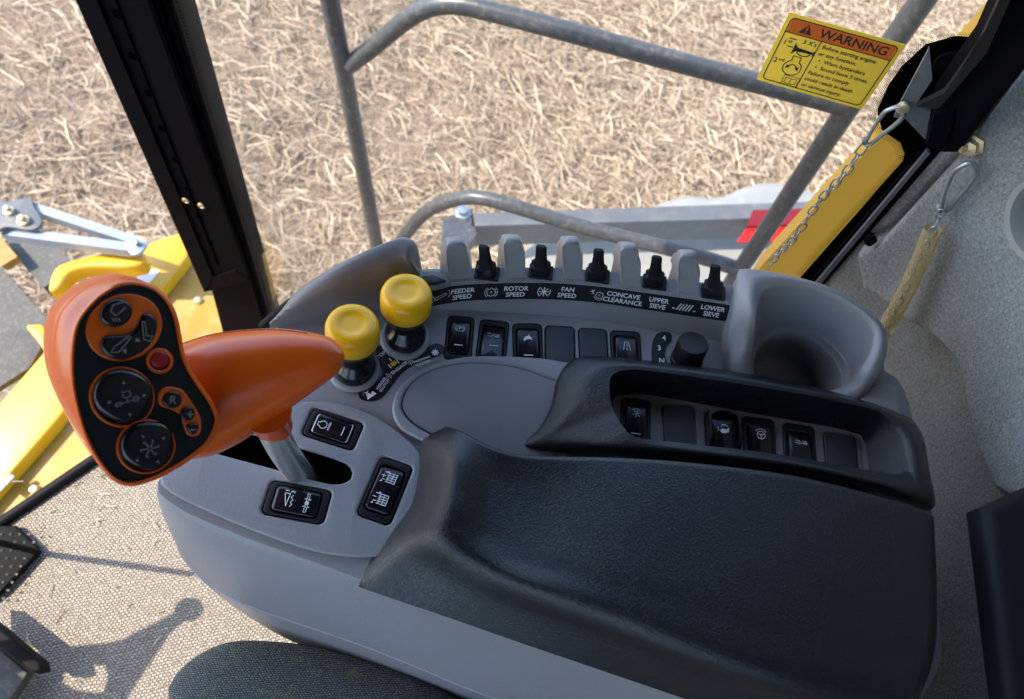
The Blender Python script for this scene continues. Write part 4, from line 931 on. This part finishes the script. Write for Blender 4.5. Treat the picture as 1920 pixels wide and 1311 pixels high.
rocker(SWB[1], -.12, ICO['arrow'], con, 'rocker switch tipped forward with machine symbol')
rocker(SWB[2], .06, ICO['rabbit'], con, 'rocker switch with rabbit symbol')
blank(SWB[3], con); blank(SWB[4], con)
rocker(SWB[5], .06, ICO['road'], con, 'rocker switch with road symbol')
rocker(SWA['ur'], .05, ICO['engine'], con, 'engine speed rocker switch with worn white edges')
rocker(SWA['ll'], .05, ICO['horn'], con, 'rocker switch marked 1 and 2')
rocker(SWA['rr'], -.03, ICO['comb'], con, 'rocker switch with plus and minus comb symbols')
# worn white edges on the engine rocker
for yy in (15.7, -15.7):
    seg = [(-8.2, yy-.9*np.sign(yy)), (-7, yy), (7, yy), (8.2, yy-.9*np.sign(yy))]
    v, f = strokes([seg], .7); mesh('wear_mark', [(x/1000, y/1000, (hz_conv(x, y, .05, -1.6)+.05)/1000) for x, y, _ in v], f, WHITE, con, SWA['ur'] @ Matrix.Translation((0, 0, -.001)), smooth=False)

# clutch decal and knobs
dc = [(672, 741), (676, 731), (690, 724), (706, 716), (716, 702), (714, 685), (706, 668), (706, 652), (722, 646), (745, 658), (772, 666), (790, 660), (803, 650), (819, 644), (832, 650), (832, 662), (816, 669), (781, 681), (753, 700), (731, 728), (716, 745), (697, 752), (678, 749)]
plate('clutch_decal', [pxs(dc, .0008, 90)], DECAL, con, h=.0008, bev=.0001)
def flat_at(vf, px, ang, z=.0014, par=con, name='decal_lettering', m=WHITE):
    o = P(px[0], px[1], z); e = P(px[0]+math.cos(ang)*10, px[1]-math.sin(ang)*10, z)
    return mesh(name, vf[0], vf[1], m, par, frame(o, e-o, (0, 0, 1)), smooth=False)
def mm(vf, s=.001): return [(x*s, y*s, 0) for x, y, _ in vf[0]], vf[1]
for t, px, a, sz in (('STOP', (713, 667), .62, 4.4), ('ENGAGE', (749, 690), .66, 4.2), ('THRESHING', (789, 675), .36, 3.1), ('CLUTCH', (794, 681), .36, 3.1), ('HEADER', (715, 719), .95, 3.3), ('CLUTCH', (721, 723), .95, 3.3)):
    flat_at(mm(text_vf(t, sz, .02)), px, a)
star = [((3.6 if k % 2 else 2.2)*math.cos(k*math.pi/8), (3.6 if k % 2 else 2.2)*math.sin(k*math.pi/8)) for k in range(16)]
flat_at(mm(S_([{'fill': star}, circ(0, 0, 5, -60, 60)], .6)), (816, 661), .3)
flat_at(mm(S_([[(0, -3), (0, 3)], [(-3, 0), (3, 0)], circ(-3, 0, 2.2, -50, 50), circ(3, 0, 2.2, 130, 230)], .7)), (768, 679), .5)
flat_at(mm(S_([[(0, -3), (0, 3)], [(-3, 0), (3, 0)], circ(-3, 0, 2.2, -50, 50), circ(3, 0, 2.2, 130, 230)], .7)), (729, 705), .9)
flat_at(mm(S_([{'fill': [(-4, -3), (5, -2), (3, 2), (1, 0), (-1, 2), (-3, 0)]}, circ(-1, 2, 4, 60, 170), [(-3, 1), (0, 4)], [(-3, 4), (0, 1)]], .7)), (694, 740), .5)
flat_at(mm(S_([{'fill': rrect(5, 4, 1)}], .7)), (738, 682), .6, m=YEL, name='yellow_symbol')
flat_at(mm(S_([[(-4, -2), (-4, 2)], [(4, -2), (4, 2)], [(0, 3.5), (0, 6)]], 1.0)), (738, 682), .6)
def pull_knob(b, t, H, label):
    B_, T_ = P(*b, 0), P(*t, H); ax = (T_-B_).normalized(); L_ = (T_-B_).length; m = frame(B_, (1, 0, 0), ax)
    k = lathe('pull_knob', [(.0195, -.004), (.0215, .0), (.0215, .003), (.0195, .0045), (.0178, .0046)], GREY, con, frame(B_, (1, 0, 0), (0, 0, 1)), 64); k['label'] = label
    lathe('stem', [(.0175, .003), (.0175, .010), (.016, .013), (.0135, .016), (.0115, .020), (.012, .026), (.0165, L_-.032), (.0198, L_-.026), (.0205, L_-.022), (.019, L_-.018)], BLKG, k, m, 64, 30)
    lathe('cap', [(.0195, L_-.0225), (.0207, L_-.0215), (.0209, L_-.012), (.0206, L_-.006), (.0192, L_-.0022), (.0165, L_-.0004), (.013, L_), (.0105, L_-.0003), (.009, L_-.0010), (.006, L_-.0012), (.001, L_-.0012)], YEL, k, m, 64, 60)
pull_knob((665, 694), (660, 605), .070, 'front yellow-capped pull knob beside the header clutch label')
pull_knob((760, 635), (762, 545), .066, 'rear yellow-capped pull knob below the feeder speed label')
# rotary knob and its N34 scale
sc2 = [(1245, 622), (1258, 626), (1259, 638), (1250, 650), (1247, 665), (1250, 684), (1240, 692), (1226, 688), (1222, 665), (1224, 640), (1232, 626)]
plate('selector_scale', [pxs(sc2, .0008, 50)], DECAL, con, h=.0008, bev=.0001)
for t, px in (('4', (1245, 634)), ('3', (1236, 653)), ('N', (1241, 677))): flat_at(mm(text_vf(t, 7, .02)), px, -.08, name='scale_lettering')
B_, T_ = P(1286, 677, 0), P(1301, 642, .024); ax = (T_-B_).normalized(); L_ = (T_-B_).length; ax = (T_-B_).normalized()
rk = lathe('rotary_knob', [(.0142, -.001), (.0142, .004), (.0136, .0045), (.0134, L_-.0018), (.0126, L_-.0004), (.010, L_), (.001, L_)], BLK, con, frame(B_, (1, 0, 0), ax), 56); rk['label'] = 'black rotary selector knob beside the N34 scale'

# ================================================================== BLACK SWITCH HOUSING
hs = thing('switch_housing', 'black grained plastic housing with a recessed row of switches behind the armrest', 'switch housing', P(1400, 800, 0))
h0 = [(985, 836, .0), (1012, 800, 0), (1032, 760, 0), (1042, 715, 0), (1062, 683, 0), (1100, 668, 0), (1200, 674, 0), (1400, 700, 0), (1580, 738, 0), (1690, 775, 0), (1728, 812, 0), (1742, 880, 0), (1748, 955, 0), (1650, 925, 0), (1500, 892, 0), (1300, 866, 0), (1150, 855, 0), (1060, 850, 0)]
h1 = [(985, 836, .006), (1014, 800, .010), (1035, 760, .014), (1046, 715, .018), (1064, 684, .022), (1100, 670, .026), (1200, 677, .026), (1400, 702, .026), (1580, 742, .026), (1690, 779, .028), (1726, 815, .028), (1741, 880, .03), (1746, 950, .03), (1650, 920, .032), (1500, 887, .032), (1300, 861, .030), (1150, 851, .022), (1060, 847, .012)]
h2 = [(1030, 820, .016), (1050, 792, .022), (1075, 758, .030), (1088, 720, .035), (1105, 695, .037), (1140, 683, .038), (1210, 684, .038), (1400, 710, .038), (1588, 748, .038), (1675, 778, .038), (1712, 820, .04), (1727, 880, .04), (1725, 925, .04), (1640, 905, .042), (1490, 872, .042), (1300, 847, .040), (1170, 835, .034), (1090, 832, .024)]
h3 = [(1150, 770, .034), (1145, 752, .036), (1143, 735, .037), (1143, 716, .037), (1150, 702, .037), (1175, 694, .037), (1230, 697, .037), (1400, 722, .037), (1590, 755, .037), (1655, 777, .037), (1690, 818, .037), (1701, 860, .037), (1697, 888, .037), (1625, 881, .037), (1460, 852, .037), (1300, 833, .037), (1195, 820, .036), (1165, 795, .035)]
h4 = [(1156, 790, .0), (1152, 778, .0), (1149, 768, .0), (1150, 755, .0), (1155, 745, .0), (1180, 741, .0), (1225, 743, .0), (1400, 775, .0), (1590, 809, .0), (1618, 825, .0), (1624, 845, .0), (1628, 880, .0), (1625, 915, .0), (1600, 925, .0), (1440, 900, .0), (1300, 880, .0), (1200, 865, .0), (1165, 820, .0)]
R_ = [np.array([list(p) for p in pxs(r)]) for r in (h0, h1, h2, h3, h4)]
def cl(R): # closed smooth by parameter so that the rings stay in correspondence
    return cr(R, 180, True, uniform=True)
R_ = [cl(r) for r in R_]
h3b = R_[3]*.9+R_[4]*.1; h3b[:, 2] = R_[3][:, 2]-.0035
seq = [R_[0], R_[1], R_[2], R_[3]]
dens = [rounded([r[j] for r in seq], [.006, .012]) for j in range(180)]
rr = [[Vector(dens[j][k]) for j in range(180)] for k in range(len(dens[0]))]
h3b = R_[3].copy(); dirv = (R_[4]-R_[3]); h3b = R_[3]+dirv*.06; rr.append([Vector(p) for p in h3b]); rr.append([Vector(p) for p in R_[3]+dirv*.5]); rr.append([Vector(p) for p in R_[4]])
loft('housing_shell', rr, BLKL, hs, ang=60)
trz = .001
tro = [P(1155, 800, trz), P(1145, 755, trz), P(1158, 738, trz), P(1225, 738, trz), P(1400, 771, trz), P(1588, 806, trz), P(1610, 826, trz), P(1620, 900, trz), P(1600, 928, trz), P(1440, 905, trz), P(1200, 870, trz)]
trow = [((1165, 745), (1220, 752)), ((1240, 757), (1300, 761)), ((1320, 771), (1378, 776)), ((1391, 780), (1450, 787)), ((1467, 792), (1525, 800)), ((1542, 809), (1602, 817))]
SWT = {i: swf(a, b, trz, 25) for i, (a, b) in enumerate(trow)}
sheet('tray_panel', [[Vector(p) for p in tro]]+[withz(h, trz) for h in holes(range(6), SWT, .9)], GREY2, hs, .003)
rocker(SWT[0], .06, ICO['reel'], hs, 'rocker switch with reel symbol and white bar')
blank(SWT[1], hs)
rocker(SWT[2], .05, ICO['lamp'], hs, 'rocker switch under a raised safety guard', dz=.002)
rocker(SWT[3], .1, ICO['wheel'], hs, 'rocker switch with steering wheel symbol')
rocker(SWT[4], -.06, ICO['axle'], hs, 'rocker switch with axle symbol')
blank(SWT[5], hs)
# guard round the third switch: a raised U-shaped hood
gm = SWT[2]; o_ = []
Uo = [(-12.5, -16), (-12.5, 14), (-10, 19.5), (-4, 22), (4, 22), (10, 19.5), (12.5, 14), (12.5, -16)]; Ui = [(-10.6, -16), (-10.6, 13.4), (-8.6, 17.6), (-3.6, 19.8), (3.6, 19.8), (8.6, 17.6), (10.6, 13.4), (10.6, -16)]
V = []; Fc = []; nU = 60
uo = cr(Uo, nU); ui = cr(Ui, nU)
def gh(y): return 2+9*min(1, max(0, (y+16)/14))
for r_, top in ((uo, 0), (uo, 1), (ui, 1), (ui, 0)):
    for x, y in r_: V.append((x/1000, y/1000, (gh(y) if top else 0)/1000))
for a in range(3):
    for j in range(nU-1): Fc.append((a*nU+j, a*nU+j+1, (a+1)*nU+j+1, (a+1)*nU+j))
Fc += [(0, nU, 2*nU, 3*nU), (nU-1, 2*nU-1, 3*nU-1, 4*nU-1)]
mesh('safety_guard', V, Fc, BLKG, hs, gm)

# ================================================================== ARMREST PAD
ac = [
 [(832, 802, .020), (790, 830, .006), (784, 885, .003), (768, 945, .001), (727, 1000, 0), (697, 1045, 0), (672, 1100, 0)],
 [(845, 804, .036), (818, 834, .034), (812, 895, .033), (796, 952, .031), (765, 1000, .027), (732, 1046, .016), (690, 1107, 0)],
 [(870, 814, .047), (860, 858, .052), (854, 910, .052), (840, 965, .051), (812, 1015, .045), (785, 1062, .020), (748, 1127, 0)],
 [(930, 844, .044), (928, 890, .041), (922, 940, .041), (912, 1000, .042), (892, 1058, .043), (868, 1106, .020), (846, 1160, 0)],
 [(1000, 857, .043), (1000, 912, .040), (998, 980, .040), (990, 1050, .042), (978, 1100, .044), (968, 1146, .021), (960, 1200, 0)],
 [(1150, 860, .047), (1150, 930, .048), (1150, 1010, .049), (1150, 1090, .050), (1150, 1162, .048), (1150, 1208, .026), (1150, 1265, 0)],
 [(1300, 870, .051), (1300, 950, .052), (1300, 1040, .053), (1300, 1130, .054), (1300, 1220, .052), (1300, 1266, .028), (1300, 1316, 0)],
 [(1500, 896, .056), (1500, 990, .057), (1500, 1090, .058), (1500, 1190, .058), (1500, 1288, .055), (1500, 1335, .030), (1500, 1384, 0)],
 [(1690, 944, .060), (1695, 1040, .061), (1700, 1130, .061), (1698, 1225, .060), (1680, 1320, .056), (1660, 1375, .030), (1640, 1430, 0)],
 [(1738, 962, .060), (1741, 1045, .060), (1744, 1130, .060), (1738, 1225, .058), (1712, 1310, .054), (1690, 1365, .03), (1665, 1430, 0)],
 [(1751, 969, .053), (1755, 1050, .052), (1757, 1130, .052), (1752, 1225, .05), (1726, 1305, .045), (1700, 1365, .025), (1672, 1432, 0)],
]
cols = [cr(pxs(c), 60, uniform=False) for c in ac]
NU = 130
grid = [cr([c[k] for c in cols], NU) for k in range(60)]   # grid[k][j]
rows = [[Vector(p) for p in g_] for g_ in grid]
top = rows[0]
edge1 = [p+Vector((0, .0015, -.0015)) for p in top]; edge2 = [Vector((p.x, p.y+.002, min(p.z-.004, .0)-.002)) for p in top]
full = [edge2, edge1]+rows
# right skirt: add column going down
for r in full:
    p = r[-1]; r.append(p+Vector((.002, 0, -.004))); r.append(Vector((p.x+.002, p.y, -.02)))
loft('armrest_pad', full, BLKL, closed=False, ang=60)
ap = bpy.data.objects['armrest_pad']; tag(ap, 'large black grained armrest lid covering the near half of the console', 'armrest')
# sub-base that carries pad and housing (dark gap between them)
# ================================================================== CONTROL LEVER (orange)
lv = thing('control_lever', 'orange multifunction lever with black button face and steel shaft in the slot', 'lever', P(560, 888, 0))
cg = P(240, 700, .185); view = (Vector(CAM)-cg).normalized()
imr = Vector(RM @ np.array([1, 0, 0])); imd = Vector(RM @ np.array([0, -1, 0]))
fn = (view+imr*.30+imd*.10).normalized()
def H(px, py, d=0.0): return PN(px, py, np.array(cg+fn*d), fn)
face = [(229, 536), (195, 553), (168, 578), (148, 608), (140, 645), (138, 690), (142, 735), (156, 793), (170, 830), (188, 862), (214, 893), (244, 904), (286, 893), (320, 876), (352, 856), (385, 828), (402, 793), (398, 770), (386, 748), (368, 722), (350, 693), (338, 662), (332, 630), (326, 600), (316, 575), (294, 549), (263, 536)]
fc2 = cr(face, 140, True)
def out2(off):
    t = np.roll(fc2, -1, 0)-np.roll(fc2, 1, 0); t /= np.linalg.norm(t, axis=1)[:, None]; nn = np.stack([-t[:, 1], t[:, 0]], 1)
    c = fc2.mean(0)
    if np.sum((fc2-c)*nn) < 0: nn = -nn
    return fc2+nn*off
# outer silhouette in the image, matched by normal direction
sil_extra = lambda p: 0
def sil(scale):
    o = out2(7); c = np.array([255, 720]); res = []
    for q in o:
        d = (q-c)/np.linalg.norm(q-c); s = max(0, -d[0]*.9-d[1]*.45)
        res.append(q+np.array([-1, -.55])*scale*s)
    return np.array(res)
def ringH(p2, d): return [H(x, y, d) for x, y in p2]
rings = [ringH(out2(-1), .0005), ringH(out2(1), .0022), ringH(out2(4), .0022), ringH(out2(8.5), -.0005), ringH(sil(14), -.004), ringH(sil(27), -.011), ringH(sil(30), -.0125), ringH(sil(29.5), -.0135), ringH(sil(32), -.0145), ringH(sil(44), -.024), ringH(sil(50), -.032)]
last = [q for q in rings[-1]]; cc = sum(last, Vector())/len(last)
for s, d in ((.97, .006), (.88, .012), (.7, .017), (.4, .019)): rings.append([cc+(q-cc)*s-fn*d for q in last])
loft('head_shell', rings, ORANGE, lv, cap1=True, ang=70)
mtf = frame(cg, imr, fn)
def hp_(name, px2, m, d, h, par, bev=.0008, n=None, res=3):
    pts = cr(px2, n, True) if n else px2
    return plate(name, [[H(x, y, d) for x, y in pts]], m, par, h=h, bev=bev, n=fn, mtx=frame(H(*pts[0], d), imr, fn), res=res)
fp_ = hp_('button_face', out2(.5), mat('face_black', (.007, .009, .009), .5, bump=.3, bscale=900, spec=.25), .0012, .003, lv, .0004)
C1 = lambda x, y: (x/2.621, 450+y/2.621)
def el(cx, cy, rx, ry, rot=0, n=40):
    c, s = math.cos(rot), math.sin(rot); return [(cx+rx*math.cos(2*math.pi*k/n)*c-ry*math.sin(2*math.pi*k/n)*s, cy+rx*math.cos(2*math.pi*k/n)*s+ry*math.sin(2*math.pi*k/n)*c) for k in range(n)]
def ringp(name, po, pi_, d, h): return plate(name, [[H(x, y, d) for x, y in po], [H(x, y, d) for x, y in pi_]], ORANGE, lv, h=h, bev=.0006, n=fn, mtx=frame(H(*po[0], d), imr, fn))
def button(px2, m, d, h, label, icon=None, ic=None, isz=1.0, n=60, bev=.002, rot=0.0, im=DIM):
    b = hp_('button', px2, m, d, h, lv, bev, n, 4); b['label'] = label
    if icon:
        o = H(*ic, d+.0002); e = H(ic[0]+10*math.cos(rot), ic[1]-10*math.sin(rot), d+.0002)
        mesh('symbol', [(x*isz/1000, y*isz/1000, 0) for x, y, _ in icon[0]], icon[1], im, b, frame(o, e-o, fn), smooth=False)
    return b
hp_('button_surround', el(233, 614, 73, 62, -.35), ORANGE, .0022, .003, lv, .0008)
button(el(219, 587, 31, 26, -.35), BLKG, .005, .005, 'oval header button at the top of the lever face', S_([[(-2, 5), (-4, 0), (-1, -3), (2, -1), (6, 3)], [(-1, 5), (5, 7)], [(-3, -5), (-2, -7)], [(-1, -5), (0, -7)], [(1, -5), (2, -7)]], .8), (219, 584), .75)
kid = [C1(*p) for p in [(497, 510), (515, 478), (560, 470), (620, 465), (665, 445), (690, 400), (705, 368), (740, 362), (772, 395), (772, 450), (745, 510), (690, 558), (610, 590), (545, 580), (507, 545)]]
button(kid, BLKG, .005, .005, 'curved rocker button under the oval button', S_([[(-8, -6), (-6, -3), (1, 3), (2, 2), (-4, -6), (-8, -6)], [(9, 11), (10, 3), (13, 3), (12, 0), (8.6, 1), (7.6, 11), (9, 11)], arrow(-1, -5.5, -1.3, 1.8), arrow(5.5, .5, -.4, 1.8)], .5), (238, 640), 1.0)
ringp('button_surround', el(300, 677, 26, 24), el(300, 677, 19, 18), .0026, .003)
button(el(300, 674, 18, 17.5), RED, .003, .004, 'round red button on the lever face', n=None)
ringp('button_surround', el(229, 745, 62, 57, .2), el(231, 745, 57, 52, .2), .0024, .003)
big = [C1(*p) for p in [(463, 770), (480, 705), (530, 655), (600, 637), (680, 655), (735, 695), (757, 750), (725, 820), (675, 880), (615, 903), (545, 880), (485, 835)]]
tri = lambda: [arrow(0, 11, 1.57, 1.5), arrow(0, -11, -1.57, 1.5), arrow(-11, 0, 3.14, 1.5), arrow(11, 0, 0, 1.5)]
button(big, BLKG, .007, .008, 'large diamond-shaped thumb button in the middle of the face', S_(tri()+[[(-2, 1), (-2, 5), (2.5, 5), (2.5, 1), (-2, 1)], [(-8, -3), (8, -1)], [(-7, -4), (-7, -1.6), (-4, -1.2), (-4, -3.6), (-7, -4)], [(7, -2.6), (7, .4), (4, 0), (4, -2.8), (7, -2.6)], [(0, 1), (0, -2.5)]], .5), (238, 748), .82, rot=.2, bev=.003)
ringp('button_surround', el(274, 838, 56, 51, -.2), el(276, 838, 51, 47, -.2), .0024, .003)
big2 = [C1(*p) for p in [(598, 1030), (610, 965), (665, 912), (740, 895), (815, 908), (850, 950), (848, 1010), (815, 1085), (755, 1135), (680, 1125), (620, 1085)]]
button(big2, BLKG, .007, .008, 'large rounded thumb button at the bottom of the face', S_([[(1.2*math.cos(a), 1.2*math.sin(a)), (5.5*math.cos(a), 5.5*math.sin(a))] for a in np.arange(.2, 6.2, 1.047)]+[circ(0, 0, 1.3)]+[[(5.5*math.cos(a)-1.2*math.sin(a), 5.5*math.sin(a)+1.2*math.cos(a)), (5.5*math.cos(a), 5.5*math.sin(a))] for a in np.arange(.2, 6.2, 1.047)]+[arrow(-5, 8, 2.3, 1.4), arrow(8, 7, .8, 1.4), arrow(-7, -8, 3.9, 1.4), arrow(6, -9, -.8, 1.4)], .7), (281, 841), .85, bev=.003)
hp_('button_surround', [C1(*p) for p in [(778, 775), (795, 735), (840, 722), (900, 740), (945, 800), (985, 870), (990, 935), (965, 965), (925, 960), (905, 920), (885, 860), (830, 830), (790, 815)]], ORANGE, .0024, .003, lv, .0008, 60)
button(el(324, 750, 18, 16), BLKG, .0045, .004, 'small round button marked R', text_vf('R', 8, .0), (324, 751), .85, n=None, bev=.001)
button(el(353, 776, 14, 13), BLKG, .0045, .004, 'small round plus button', S_([[(-2, 0), (2, 0)], [(0, -2), (0, 2)]], 1.1), (357, 777), .8, n=None, bev=.001)
button([C1(*p) for p in [(920, 915), (945, 903), (975, 905), (977, 930), (960, 955), (935, 950)]], BLKG, .0045, .004, 'small minus button', S_([[(-1.5, 0), (1.5, 0)]], 1), (363, 806), .8, n=30, bev=.001)
# grip body
gz = .135
gr = [(320, 762, 100, .104), (360, 754, 108, .107), (400, 737, 106, .111), (440, 718, 100, .115), (498, 698, 85, .121), (545, 684, 70, .126), (585, 675, 54, .130), (612, 670, 42, .133), (630, 668, 30, .135), (640, 667, 19, .136), (645, 667, 3, .137)]
cen_ = cr([P(x, y, z) for x, y, r, z in gr], 110)
for _ in range(60): cen_[1:-1] = (cen_[:-2]+2*cen_[1:-1]+cen_[2:])/4
# radii: interpolate against arc position of the control centres
ctrl = np.array([list(P(x, y, z)) for x, y, r, z in gr]); dep = np.array([-(RM.T @ (c-CAM))[2] for c in ctrl]); rr_ = np.array([r for _, _, r, _ in gr])*dep/F
cs = np.r_[0, np.cumsum(np.linalg.norm(np.diff(ctrl, axis=0), axis=1))]; cs /= cs[-1]
rc = cr([(a, b) for a, b in zip(cs, rr_)], 200, uniform=True); rad = np.interp(np.linspace(0, 1, 110), rc[:, 0], rc[:, 1])
for _ in range(14): rad[1:-1] = (rad[:-2]+2*rad[1:-1]+rad[2:])/4
tube('grip', [Vector(p) for p in cen_], 1, ORANGE, lv, raw=True, radii=rad, seg=48)
gv, gf = tube(None, [Vector(p) for p in cen_], 1, ORANGE, raw=True, radii=rad, seg=48)
kk = max(range(48), key=lambda k: (gv[55*48+k]-Vector(cen_[55])).normalized().dot((imd*-.93+fn*.35).normalized()))
tube('mould_seam', [gv[i*48+kk] for i in range(18, 92)], .0005, mat('seam_dark_orange', (.16, .018, .004), .5), lv, raw=True, seg=6)
# collar and shaft
cb1 = P(512, 770, .105)
tube('collar', [P(500, 770, .112), P(509, 790, .092), P(514, 800, .082)], .013, ORANGE, lv, 10, seg=32, radii=[.016, .0135, .0125])
tube('shaft', [P(505, 785, .10), P(516, 815, .075), P(535, 850, .04), P(560, 885, 0), P(590, 925, -.045)], .0105, STEEL, lv, 24, seg=28)

bpy.context.view_layer.update()
